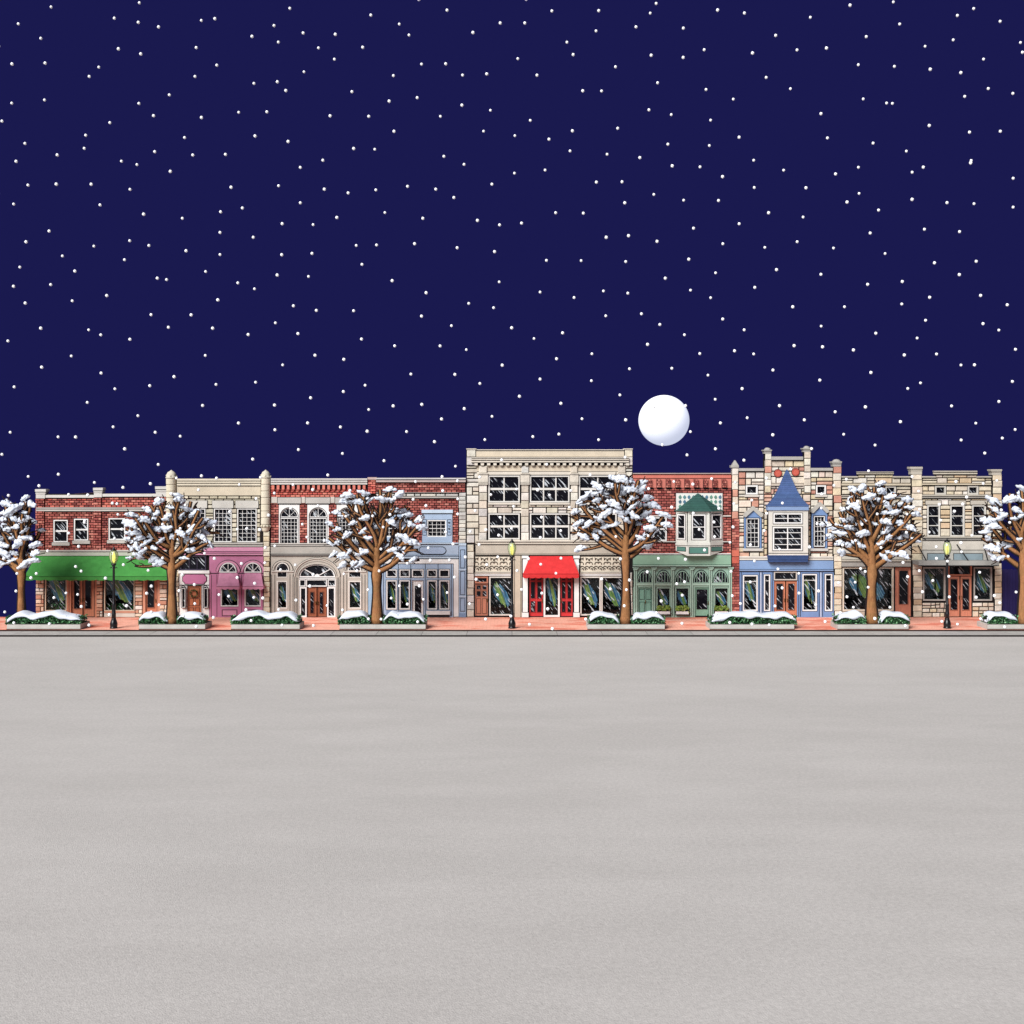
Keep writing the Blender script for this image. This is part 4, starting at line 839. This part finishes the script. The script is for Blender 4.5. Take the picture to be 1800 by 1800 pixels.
# ------------------------------------------------------------------ dark board fence at the right end
f = empty('board_fence', (X(1800), .1, 0), 'tall dark indigo board fence at the right end of the row', 'fence')
mb = MB(); p = 1761.5
while p < 1880:
    mb.box(X(p), X(p + 4.6), .1, .15, 0, Z(1001) + R.uniform(-.02, .02), jit(c(36, 30, 92), .15)); p += 5.0
mb.build('boards', M_TRIM, f, (X(1800), .1, 0))
mb = MB(); mb.box(X(1761), X(1880), .152, .25, .5, .65, c(30, 26, 80)); mb.box(X(1761), X(1880), .152, .25, 2.7, 2.85, c(30, 26, 80)); mb.build('rails', M_TRIM, f, (X(1800), .1, 0))

# ------------------------------------------------------------------ ground
def sheet(name, m, xs, ys, zf):
    mb = MB(); mb.smooth = True; nx = len(xs)
    for y in ys:
        for x in xs: mb.v.append((x, y, zf(x, y)))
    for i in range(len(ys) - 1):
        for j in range(nx - 1): q = i * nx + j; mb.face([q, q + 1, q + nx + 1, q + nx], GREY)
    return tag(mb.build(name, m), kind='structure')
M_GROUND = mat('dark_earth', c(60, 58, 56), rough=1, var=.25, scale=.3)
sheet('ground', M_GROUND, [-600, -80, 80, 600], [-400, .3, .6, 60, 300, 600], lambda x, y: -.4 if y < .5 else (-.45 - (y - .6) * .35))

def ground_mat(name, base, alt, paver=False):
    m = bpy.data.materials.new(name); m.use_nodes = True
    nt = m.node_tree; N = nt.nodes; L = nt.links; b = N['Principled BSDF']; b.inputs['Roughness'].default_value = .85; b.inputs['Specular IOR Level'].default_value = .2
    tc = N.new('ShaderNodeTexCoord'); mp = N.new('ShaderNodeMapping'); L.new(tc.outputs['Object'], mp.inputs['Vector'])
    mp.inputs['Scale'].default_value = (.16, .42, 1) if paver else (.09, .26, 1)
    n = N.new('ShaderNodeTexNoise'); n.inputs['Scale'].default_value = 1.6; n.inputs['Detail'].default_value = 7; n.inputs['Roughness'].default_value = .6; L.new(mp.outputs[0], n.inputs['Vector'])
    mr = N.new('ShaderNodeMapRange'); mr.inputs['From Min'].default_value = .52 if paver else .38; mr.inputs['From Max'].default_value = .58 if paver else .66; L.new(n.outputs['Fac'], mr.inputs['Value'])
    mx = N.new('ShaderNodeMix'); mx.data_type = 'RGBA'; mx.inputs['A'].default_value = (*base, 1); mx.inputs['B'].default_value = (*alt, 1); L.new(mr.outputs[0], mx.inputs['Factor'])
    cur = mx.outputs['Result']
    n2 = N.new('ShaderNodeTexNoise'); n2.inputs['Scale'].default_value = 9 if not paver else 6; n2.inputs['Detail'].default_value = 9; n2.inputs['Roughness'].default_value = .8; L.new(tc.outputs['Object'], n2.inputs['Vector'])
    r2 = N.new('ShaderNodeMapRange'); r2.inputs['From Min'].default_value = .3; r2.inputs['From Max'].default_value = .7; r2.inputs['To Min'].default_value = .80; r2.inputs['To Max'].default_value = 1.16; L.new(n2.outputs['Fac'], r2.inputs['Value'])
    fac = r2.outputs[0]
    n3 = N.new('ShaderNodeTexNoise'); n3.inputs['Scale'].default_value = 26; n3.inputs['Detail'].default_value = 4; L.new(tc.outputs['Object'], n3.inputs['Vector'])
    bp = N.new('ShaderNodeBump'); bp.inputs['Strength'].default_value = .35; bp.inputs['Distance'].default_value = .04; L.new(n3.outputs['Fac'], bp.inputs['Height']); L.new(bp.outputs[0], b.inputs['Normal'])
    if paver:
        bt = N.new('ShaderNodeTexBrick'); bt.inputs['Scale'].default_value = 1; bt.inputs['Brick Width'].default_value = .5; bt.inputs['Row Height'].default_value = .25; bt.inputs['Mortar Size'].default_value = .012
        bt.inputs['Color1'].default_value = (1, 1, 1, 1); bt.inputs['Color2'].default_value = (.86, .86, .86, 1); bt.inputs['Mortar'].default_value = (.72, .68, .66, 1); L.new(tc.outputs['Object'], bt.inputs['Vector'])
        m2 = N.new('ShaderNodeMix'); m2.data_type = 'RGBA'; m2.blend_type = 'MULTIPLY'; m2.inputs['Factor'].default_value = 1; L.new(cur, m2.inputs['A']); L.new(bt.outputs['Color'], m2.inputs['B']); cur = m2.outputs['Result']
    vm = N.new('ShaderNodeVectorMath'); vm.operation = 'SCALE'; L.new(cur, vm.inputs[0]); L.new(fac, vm.inputs['Scale']); L.new(vm.outputs[0], b.inputs['Base Color'])
    return m
M_ROAD = ground_mat('road_surface', c(193, 188, 181, .86), c(200, 195, 188, .86))
M_WALK = ground_mat('brick_paving', c(244, 168, 140, 1.05), c(230, 120, 90, 1.05), True)
sheet('road', M_ROAD, [-150, -60, 60, 150], [-140, -60, -8.97], lambda x, y: -.2)
mb = MB(); mb.box(-60, 60, -7.0, .2, -.3, 0, GREY); tag(mb.build('sidewalk', M_WALK), kind='structure')
mb = MB(); x = -60
while x < 60: mb.box(x + .012, x + 2.988, -8.9, -7.05, -.3, -.09, jit(c(184, 180, 174), .05)); x += 3
tag(mb.build('curb', M_STUCCO), kind='structure')
mb = MB(); mb.box(-60, 60, -7.05, -7.0, -.3, -.006, c(38, 36, 38)); mb.box(-60, 60, -8.95, -8.9, -.3, -.1, c(38, 36, 38)); mb.box(-60, 60, -8.89, -7.06, -.3, -.1, c(60, 58, 58)); tag(mb.build('curb_joint', M_MORTAR), kind='structure')

# ------------------------------------------------------------------ planters and snowy hedges
LEAFS = [c(48, 112, 58), c(72, 144, 80), c(26, 70, 38), c(128, 184, 128), c(36, 92, 52)]
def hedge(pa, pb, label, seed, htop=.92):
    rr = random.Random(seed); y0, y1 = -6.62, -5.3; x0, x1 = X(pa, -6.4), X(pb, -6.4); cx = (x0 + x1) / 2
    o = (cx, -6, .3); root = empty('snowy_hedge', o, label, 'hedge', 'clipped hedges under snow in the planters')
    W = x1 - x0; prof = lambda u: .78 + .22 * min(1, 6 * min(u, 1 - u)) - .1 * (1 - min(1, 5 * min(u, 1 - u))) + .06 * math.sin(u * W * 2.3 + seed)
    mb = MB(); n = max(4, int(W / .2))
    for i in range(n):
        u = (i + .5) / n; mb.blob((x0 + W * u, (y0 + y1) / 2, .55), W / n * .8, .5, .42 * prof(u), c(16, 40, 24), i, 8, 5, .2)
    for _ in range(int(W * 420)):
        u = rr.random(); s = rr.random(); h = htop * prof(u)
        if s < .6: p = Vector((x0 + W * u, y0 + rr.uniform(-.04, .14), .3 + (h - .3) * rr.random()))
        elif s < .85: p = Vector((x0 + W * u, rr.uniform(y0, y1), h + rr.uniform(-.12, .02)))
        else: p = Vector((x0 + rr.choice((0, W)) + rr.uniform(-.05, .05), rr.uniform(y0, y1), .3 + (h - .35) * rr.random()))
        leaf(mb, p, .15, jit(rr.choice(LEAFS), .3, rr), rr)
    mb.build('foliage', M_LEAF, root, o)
    mb = MB(); mb.smooth = True; n = max(14, int(W * 7)); sec = 11
    for i in range(n + 1):
        u = i / n; x = x0 - .05 + (W + .1) * u; e = min(1, (4.5 * min(u, 1 - u) * W / 2.5)) if W > 0 else 1; e = max(.05, e) ** .6
        wv = .07 * math.sin(x * 2.6 + seed) + .05 * math.sin(x * 5.1 + seed * 2); h = htop * prof(u) - .07
        hang = .07 + .09 * math.sin(x * 3.3 + seed * 1.3) + .04 * math.sin(x * 7.1)
        for j in range(sec):
            a = j / (sec - 1); an = math.pi * a
            yy = (y0 + y1) / 2 - math.cos(an) * -1 * 0; yy = (y0 - .1) + (y1 + .15 - (y0 - .1)) * (1 - math.cos(an)) / 2
            zz = h - hang * (1 - math.sin(an) ** .5) * 1.0 + (.25 + wv * .8) * e * math.sin(an) ** .55
            mb.v.append((x, yy if e > .3 else (y0 + y1) / 2 + (yy - (y0 + y1) / 2) * (.5 + e), zz))
    for i in range(n):
        for j in range(sec - 1): q = i * sec + j; mb.face([q, q + sec, q + sec + 1, q + 1], WHITE)
    for i in range(n): q = i * sec; mb.face([q, q + sec - 1, q + 2 * sec - 1, q + sec], WHITE)
    mb.face(list(range(sec)), WHITE); mb.face([n * sec + j for j in range(sec)], WHITE)
    mb.build('snow_cap', M_SNOW, root, o)
def planter(pa, pb, label):
    x0, x1 = X(pa, -6.9), X(pb, -6.9); o = ((x0 + x1) / 2, -6, 0); root = empty('stone_planter', o, label, 'planter', 'low stone planters along the kerb')
    mb = MB(); col = c(198, 194, 186); h = .36
    mb.box(x0, x1, -6.9, -6.7, 0, h, col); mb.box(x0, x1, -5.2, -5.0, 0, h, col); mb.box(x0, x0 + .2, -6.7, -5.2, 0, h, col); mb.box(x1 - .2, x1, -6.7, -5.2, 0, h, col)
    mb.box(x0 - .02, x1 + .02, -6.93, -6.9, 0, .05, INK); mb.box(x0 - .02, x1 + .02, -6.92, -6.88, h, h + .03, c(70, 66, 64))
    mb.build('stone_kerb', M_STUCCO, root, o)
    mb = MB(); mb.box(x0 + .2, x1 - .2, -6.7, -5.2, .02, .3, INK); mb.build('soil', M_SOIL, root, o)
for a, b, lab in ((12, 141, 'long stone planter in front of the green awning shop, at the far left'), (244.5, 360.5, 'stone planter with a tree, in front of the pink shop entrance'), (406.5, 526.5, 'stone planter without a tree between the pink shop and the grey arches'),
                  (597, 748, 'stone planter with a tree at the join of grey arches and blue shopfront'), (1033, 1168.5, 'stone planter with a tree, right of the red awning'), (1248, 1396, 'long stone planter without a tree before the green and blue shopfronts'),
                  (1472.5, 1597, 'stone planter with a tree in front of the salmon door shop'), (1736, 1880, 'stone planter cut off by the right edge of the picture')): planter(a, b, lab)
for i, (a, b, lab) in enumerate(((13, 143, 'long snow-topped hedge before the green awning shop, at the far left'), (245, 293, 'short snowy hedge left of the tree trunk by the pink entrance'), (312, 360, 'short snowy hedge in front of the pink shop door'),
      (407, 525, 'long snowy hedge between the pink shop and the grey arched door'), (595, 650, 'snowy hedge left of the trunk, right of the grey arched entrance'), (674, 748, 'snowy hedge right of the trunk before the blue shopfront'), (1035, 1088, 'snowy hedge left of the trunk beside the red awning'),
      (1110, 1168, 'snowy hedge right of the trunk before the green panelled door'), (1249, 1399, 'longest snowy hedge, spanning the green shop and blue shop doors'), (1470, 1521, 'snowy hedge left of the trunk under the tan stone shop'), (1545, 1598, 'snowy hedge right of the trunk by the salmon door'), (1735, 1787, 'short snowy hedge at the right edge before the indigo fence'))):
    hedge(a, b, lab, i + 1)

# ------------------------------------------------------------------ snowy bare street trees
clumps = []
for i in range(5):
    mb = MB(); mb.smooth = True
    mb.blob((0, 0, .02), .30, .20, .16, WHITE, i + 3, 14, 10, .5); mb.blob((.24, .02, -.03 + .03 * (i % 3)), .22, .16, .12, WHITE, i + 9, 12, 8, .55); mb.blob((-.25, -.03, .02 - .03 * (i % 2)), .20, .15, .11, WHITE, i + 15, 12, 8, .55)
    o = mb.build('snow_clump', M_SNOW); clumps.append(o.data); bpy.data.objects.remove(o)
BARK = [c(164, 110, 60), c(156, 106, 62), c(172, 122, 74)]; TWIG = c(52, 38, 34)
def ridges(mb, pts, rs, w):
    """Dark weathered bark ridges running along a limb on both flanks and the back."""
    n = len(pts)
    for side in (-1, 1, 0):
        pp = []
        for i in range(n):
            a = Vector(pts[max(i - 1, 0)]); b = Vector(pts[min(i + 1, n - 1)]); t = (b - a).normalized()
            u = Vector((t.z, 0, -t.x)); u = u.normalized() if u.length > .1 else Vector((1, 0, 0))
            pp.append(Vector(pts[i]) + (u * side if side else Vector((0, 1, 0))) * (rs[i] + w * .25))
        mb.tube(pp, [w * (1 - .3 * i / n) for i in range(n)], c(40, 32, 34), 6)
def tree(px, base_py, fork_py, cl, cr, top_py, label, seed, y=-6.0, r0=.33, wide=1.0):
    rr = random.Random(seed); d = CAM_D + y; kk = d / FPX
    x = X(px, y); zb = 0.28 if y < -5 else 0; zf = Z(fork_py, y); zt = Z(top_py, y); x0, x1 = X(cl, y), X(cr, y)
    root = empty('street_tree', (x, y, zb), label, 'tree', 'bare snowy trees along the street'); o = (x, y, zb)
    tm = MB(); tm.smooth = True; n = 9; pth = []; rad = []
    lean = rr.uniform(-.06, .06)
    for i in range(n + 1):
        t = i / n; pth.append((x + lean * math.sin(t * 3), y + .03 * math.sin(t * 4 + 1), zb + (zf - zb) * t)); rad.append(r0 * (1.08 - .42 * min(1, t * 1.6) + .22 * max(0, t - .8) / .2) + (.12 * (1 - t * 8) if t < .12 else 0))
    zl = zf + (zt - zf) * .5
    for i in range(1, 6):
        t = i / 5; pth.append((x + lean * 2 * t, y + .1 * t, zf + (zl - zf) * t)); rad.append(r0 * (.82 - .42 * t))
    tm.tube(pth, rad, BARK[0], 12, colf=lambda t: jit(BARK[0], .1, rr));
    bm = MB(); bm.smooth = True; spots = []
    hz = (zt - zf)
    def limb(p0, p1, ra, rb, bow, lvl):
        p0, p1 = Vector(p0), Vector(p1); m = 7 if lvl < 2 else 4; L = (p1 - p0).length; pts = []; rs = []
        w1, w2 = rr.uniform(-.05, .05) * L, rr.uniform(-.05, .05) * L
        for i in range(m + 1):
            t = i / m; p = p0.lerp(p1, t); s = math.sin(math.pi * t)
            pts.append(p + Vector((w1 * math.sin(6 * t), w2 * s, bow * s * L))); rs.append(ra + (rb - ra) * t ** .8)
        dark = lambda t: jit(BARK[lvl % 3], .12, rr) if t < (.92 if lvl == 0 else .75 if lvl == 1 else .1) else jit(TWIG, .2, rr)
        bm.tube(pts, rs, TWIG, 7 if lvl < 2 else 5, colf=dark)
        if lvl < 2: ridges(bm, pts, rs, (.066, .046)[lvl])
        return pts, rs
    ridges(tm, pth[:11], rad[:11], .08); tm.build('trunk', M_BARK, root, o)
    nl = 13
    for i in range(nl):
        fr = (i + .5) / nl; an = -1.62 + 3.24 * fr + rr.uniform(-.08, .08)       # 0 = straight up, fanned across the street
        dep = rr.uniform(-.75, .75) if i % 2 else rr.uniform(-.35, .35)
        hw = (x1 - x if math.sin(an) > 0 else x - x0) * wide
        zc = zf + hz * .36
        tx = x + math.sin(an) * hw * rr.uniform(.86, 1.0); tz = zc + (zt - zc) * max(-.42, math.cos(an)) * rr.uniform(.88, 1.0) if math.cos(an) > 0 else zc + math.cos(an) * hz * .42 - .12 * hz
        ty = y + dep * 2.2
        ts = .05 + .9 * max(0, math.cos(an)) * rr.uniform(.5, 1.0); st = (x + lean * 2 * ts, y + .1 * ts, zf - .12 + (zl - zf) * ts)
        pts, rs = limb(st, (tx, ty, tz), r0 * rr.uniform(.44, .58) * (1 - .25 * ts), .07, rr.uniform(-.14, .02) + (.06 if abs(an) > 1.3 else 0), 0)
        spots += [(pts[j], rs[j]) for j in (2, 3, 4, 5, 6, 7)]
        nb = rr.randint(4, 6); dirm = (pts[-1] - pts[0]).normalized()
        for b in range(nb):
            t = .28 + .66 * (b + rr.random() * .6) / nb; q = min(6, int(t * 7)); p = pts[q].lerp(pts[q + 1], t * 7 - q)
            sd = 1 if b % 2 else -1; a2 = math.atan2(dirm.x, dirm.z) + sd * rr.uniform(.35, .8); L = (1 - t * .6) * rr.uniform(.9, 1.5) * hw * .42
            e = Vector((p.x + math.sin(a2) * L, p.y + rr.uniform(-.5, .5) * L, p.z + math.cos(a2) * L * .95))
            # stay inside the rounded crown
            ux = (e.x - x) / (hw * 1.02); uz = (e.z - zc) / ((zt - zc) * 1.02) if e.z > zc else (e.z - zc) / (hz * .5); m = math.hypot(ux, uz)
            if m > 1: e.x = x + (e.x - x) / m; e.z = zc + (e.z - zc) / m
            if (e - p).length < .25: continue
            p2, r2 = limb(p, e, max(.065, rs[q] * .62), .045, rr.uniform(-.1, .05), 1); spots += [(p2[j], r2[j]) for j in (3, 5, 7)]
            for g in range(rr.randint(2, 3)):
                j = rr.choice((3, 4, 5, 6)); pp = p2[j]; a3 = a2 + rr.choice((-1, 1)) * rr.uniform(.3, .8); L3 = rr.uniform(.35, .7)
                e3 = Vector((pp.x + math.sin(a3) * L3, pp.y + rr.uniform(-.3, .3), pp.z + math.cos(a3) * L3)); limb(pp, e3, .048, .03, rr.uniform(-.1, .1), 2)
    bm.build('crown', M_BARK, root, o)
    rr.shuffle(spots); used = []
    for p, r in spots:
        if len(used) > 49: break
        if any((Vector((p.x - q.x, (p.y - q.y) * .35, p.z - q.z))).length < .52 for q in used): continue
        if p.z < zf + .15: continue
        used.append(p)
        me = rr.choice(clumps); s = bpy.data.objects.new('snow_clump', me); COL.objects.link(s); s.parent = root
        sc = rr.uniform(.8, 1.3) * (.85 if abs(p.x - x) > 2.6 else 1); s.location = (p.x - x, p.y - y - .04, p.z - zb + r * .8 + .03); s.rotation_euler = (rr.uniform(-.2, .2), rr.uniform(-.7, .7), rr.uniform(-.6, .6)); s.scale = (sc * rr.uniform(.8, 1.15), sc, sc * rr.uniform(.85, 1.3))
tree(38, 1078, 1012, -32, 66, 872, 'bare snowy tree at the far left, standing against the dark night sky', 3, -4.9, .30)
tree(302, 1098, 1003, 220, 378, 872, 'bare snowy tree between the green awning and the pink arches', 11)
tree(662, 1098, 1012, 577, 749, 857, 'bare snowy tree before the join of the grey arches and blue shopfront', 5, r0=.36)
tree(1099, 1098, 986, 1002, 1166, 838, 'bare snowy tree just right of the red awning', 23)
tree(1533, 1098, 1008, 1456, 1622, 848, 'bare snowy tree before the tan stone shop with the salmon door', 31, r0=.40)
tree(1800, 1098, 1002, 1728, 1872, 850, 'bare snowy tree cut off by the right edge beside the indigo fence', 43, r0=.40)

# ------------------------------------------------------------------ street lamps
def emis(name, col, st, mix=.5, base=(.8, .8, .6)):
    m = bpy.data.materials.new(name); m.use_nodes = True; b = m.node_tree.nodes['Principled BSDF']
    b.inputs['Base Color'].default_value = (*base, 1); b.inputs['Emission Color'].default_value = (*col, 1); b.inputs['Emission Strength'].default_value = st; b.inputs['Roughness'].default_value = .25
    N = m.node_tree.nodes; L = m.node_tree.links; t = N.new('ShaderNodeTexCoord'); n = N.new('ShaderNodeTexNoise'); n.inputs['Scale'].default_value = 5; L.new(t.outputs['Object'], n.inputs['Vector'])
    r = N.new('ShaderNodeMapRange'); r.inputs['To Min'].default_value = st * .85; r.inputs['To Max'].default_value = st * 1.15; L.new(n.outputs['Fac'], r.inputs['Value']); L.new(r.outputs[0], b.inputs['Emission Strength'])
    return m
M_BULB = emis('lit_bulb', (.95, .78, .06), 1.0, base=(.8, .7, .1))
def globe_glass():
    m = bpy.data.materials.new('globe_glass'); m.use_nodes = True; N = m.node_tree.nodes; L = m.node_tree.links; N.remove(N['Principled BSDF'])
    t = N.new('ShaderNodeBsdfTransparent'); t.inputs['Color'].default_value = (.86, .93, .78, 1); d = N.new('ShaderNodeBsdfDiffuse'); d.inputs['Color'].default_value = (.55, .62, .42, 1); g = N.new('ShaderNodeBsdfGlossy'); g.inputs['Roughness'].default_value = .08
    a = N.new('ShaderNodeMixShader'); a.inputs[0].default_value = .42; L.new(t.outputs[0], a.inputs[1]); L.new(d.outputs[0], a.inputs[2]); b = N.new('ShaderNodeMixShader'); b.inputs[0].default_value = .08; L.new(a.outputs[0], b.inputs[1]); L.new(g.outputs[0], b.inputs[2]); L.new(b.outputs[0], N['Material Output'].inputs['Surface']); return m
M_GLOBE = globe_glass()
def lamp(px, top, label):
    y = -6.25; kk = (CAM_D + y) / FPX; x = X(px, y); zt = Z(top, y); o = (x, y, 0); root = empty('street_lamp', o, label, 'street lamp', 'black street lamps along the pavement')
    def part(name, prof, m, n=18, par=None):
        mb = MB(); mb.smooth = True; mb.lathe([(r, z) for r, z in prof], x, y, INK, n); return mb.build(name, m, par or root, o)
    zg = zt - .22; zc = zg - .98
    part('base', [(.26, 0), (.27, .05), (.23, .1), (.25, .22), (.25, .34), (.2, .5), (.155, .62), (.16, .66), (.14, .7)], M_METAL)
    part('post', [(.15, .7), (.14, .95), (.15, 1.0), (.13, 1.05), (.125, 1.55), (.14, 1.6), (.10, 1.68), (.085, 2.6), (.075, zc - .3), (.075, zc - .02)], M_METAL)
    part('collar', [(.08, zc - .30), (.13, zc - .27), (.09, zc - .22), (.10, zc - .1), (.17, zc - .02), (.17, zc + .04), (.12, zc + .06)], M_METAL)
    for a in range(4):
        an = a * math.pi / 2; mb = MB(); mb.tube([(x + .08 * math.cos(an), y + .08 * math.sin(an), zc - .26), (x + .2 * math.cos(an), y + .2 * math.sin(an), zc - .2), (x + .24 * math.cos(an), y + .24 * math.sin(an), zc - .28)], [.03, .03, .018], INK, 6); mb.build('scroll', M_METAL, root, o)
    g = part('globe', [(.12, zc + .05), (.2, zc + .2), (.27, zc + .42), (.285, zc + .58), (.26, zc + .74), (.18, zc + .9), (.11, zc + .98)], M_GLOBE, 20)
    part('bulb', [(.04, zc + .1), (.10, zc + .25), (.12, zc + .45), (.10, zc + .62), (.05, zc + .8), (.01, zc + .86)], M_BULB, 12, g)
    part('cap', [(.19, zc + .93), (.2, zc + .97), (.13, zc + 1.03), (.07, zc + 1.08), (.06, zc + 1.13), (.03, zc + 1.2)], M_METAL)
    for a in range(6):
        an = a * math.pi / 3 + .3; mb = MB(); mb.tube([(x + rr_ * math.cos(an), y + rr_ * math.sin(an), z) for rr_, z in ((.125, zc + .04), (.21, zc + .2), (.28, zc + .42), (.295, zc + .58), (.27, zc + .74), (.19, zc + .9))], .012, INK, 5); mb.build('rib', M_METAL, g, o)
lamp(200, 961, 'black street lamp with yellow globe in front of the green awning'); lamp(900, 947, 'black street lamp with yellow globe just left of the red awning'); lamp(1665, 946, 'black street lamp with yellow globe before the metal canopy shop')

# ------------------------------------------------------------------ moon
D = 690; mb = MB(); mb.smooth = True
mb.blob((0, 0, 0), 44.5 * D / FPX, 44.5 * D / FPX, 44.5 * D / FPX, WHITE, 0, 64, 40, 0)
M_MOON = emis('moon_glow', (.68, .73, .90), .60, base=(.58, .58, .57)); M_MOON.node_tree.nodes['Principled BSDF'].inputs['Roughness'].default_value = 1; M_MOON.node_tree.nodes['Principled BSDF'].inputs['Specular IOR Level'].default_value = 0
tag(mb.build('moon', M_MOON, loc=((1167 - 900) * D / FPX, D - CAM_D, CAM_H + (HOR - 739) * D / FPX)), 'big white full moon in the night sky above the red brick shop', 'moon')

# ------------------------------------------------------------------ falling snow
fm = MB(); fm.smooth = True; fm.blob((0, 0, 0), .10, .10, .10, WHITE, 1, 9, 6, .1)
M_FLAKE = mat('snowflake', (.93, .94, .96), rough=.9, var=.04, spec=.1)
rr = random.Random(99); fl = []; cell = {}; tries = 0
NLOW, NHIGH = 330, 480; cnt = [0, 0]
while tries < 90000 and (cnt[0] < NLOW or cnt[1] < NHIGH):
    tries += 1; k_ = int(cnt[0] >= NLOW or tries % 2); x = rr.uniform(-33.5, 33.5); z = rr.uniform(10.5, 42.5) if k_ else rr.uniform(.75, 10.5); y = rr.uniform(-12.5, -8.2); dmin = 1.5 if k_ else .9
    key = (int(x // 2), int(z // 2))
    if any((x - q[0]) ** 2 + (z - q[2]) ** 2 < dmin ** 2 for i in (-1, 0, 1) for j in (-1, 0, 1) for q in cell.get((key[0] + i, key[1] + j), ())): continue
    cnt[k_] += 1; cell.setdefault(key, []).append((x, y, z)); fl.append((x, y, z, rr.uniform(.88, 1.08)))
fl.sort(key=lambda q: -q[3] / (CAM_D + q[1])); proto = None
for x, y, z, s in fl[:300]:
    if proto is None: o = proto = fm.build('snowflake', M_FLAKE)
    else: o = proto.copy(); COL.objects.link(o)
    o.location = (x, y, z); o.scale = (s, s, s); tag(o, 'round white snowflake falling through the night air above the street', 'snowflake', 'falling snowflakes')
mb = MB(); mb.smooth = True
for i, (x, y, z, s) in enumerate(fl[300:]): mb.blob((x, y, z), .1 * s, .1 * s, .1 * s, WHITE, 1, 9, 6, .1)
tag(mb.build('falling_snow', M_FLAKE), 'scattered white snowflakes filling the night air over the street', 'snow', kind='stuff')

# ------------------------------------------------------------------ night sky, one soft light, camera
EXPO = .48
w = bpy.data.worlds.new('World'); S.world = w; w.use_nodes = True
bg = w.node_tree.nodes['Background']; g = 2 ** EXPO
bg.inputs['Color'].default_value = (.0103 / g, .0103 / g, .0770 / g, 1); bg.inputs['Strength'].default_value = 1.0
sd = bpy.data.lights.new('sun', 'SUN'); sd.energy = 4.5; sd.angle = math.radians(35); sd.color = (1.0, .992, .98)
so = bpy.data.objects.new('sun', sd); COL.objects.link(so)
el, az = math.radians(36), math.radians(34)           # from the front, a little left
dr = Vector((math.sin(az) * math.cos(el), math.cos(az) * math.cos(el), -math.sin(el))); so.rotation_euler = dr.to_track_quat('-Z', 'Y').to_euler(); so.location = (-30, -60, 50)
cd = bpy.data.cameras.new('camera'); cam = bpy.data.objects.new('camera', cd); COL.objects.link(cam); S.camera = cam
cam.location = (0, -CAM_D, CAM_H); cam.rotation_euler = (math.radians(90), 0, 0); cd.sensor_width = 36; cd.lens = 36 * FPX / 1800; cd.shift_y = -(900 - HOR) / 1800; cd.clip_end = 3000
S.view_settings.view_transform = 'Standard'; S.view_settings.look = 'None'; S.view_settings.exposure = EXPO; S.view_settings.gamma = 1
S.cycles.max_bounces = 6; S.cycles.transparent_max_bounces = 12
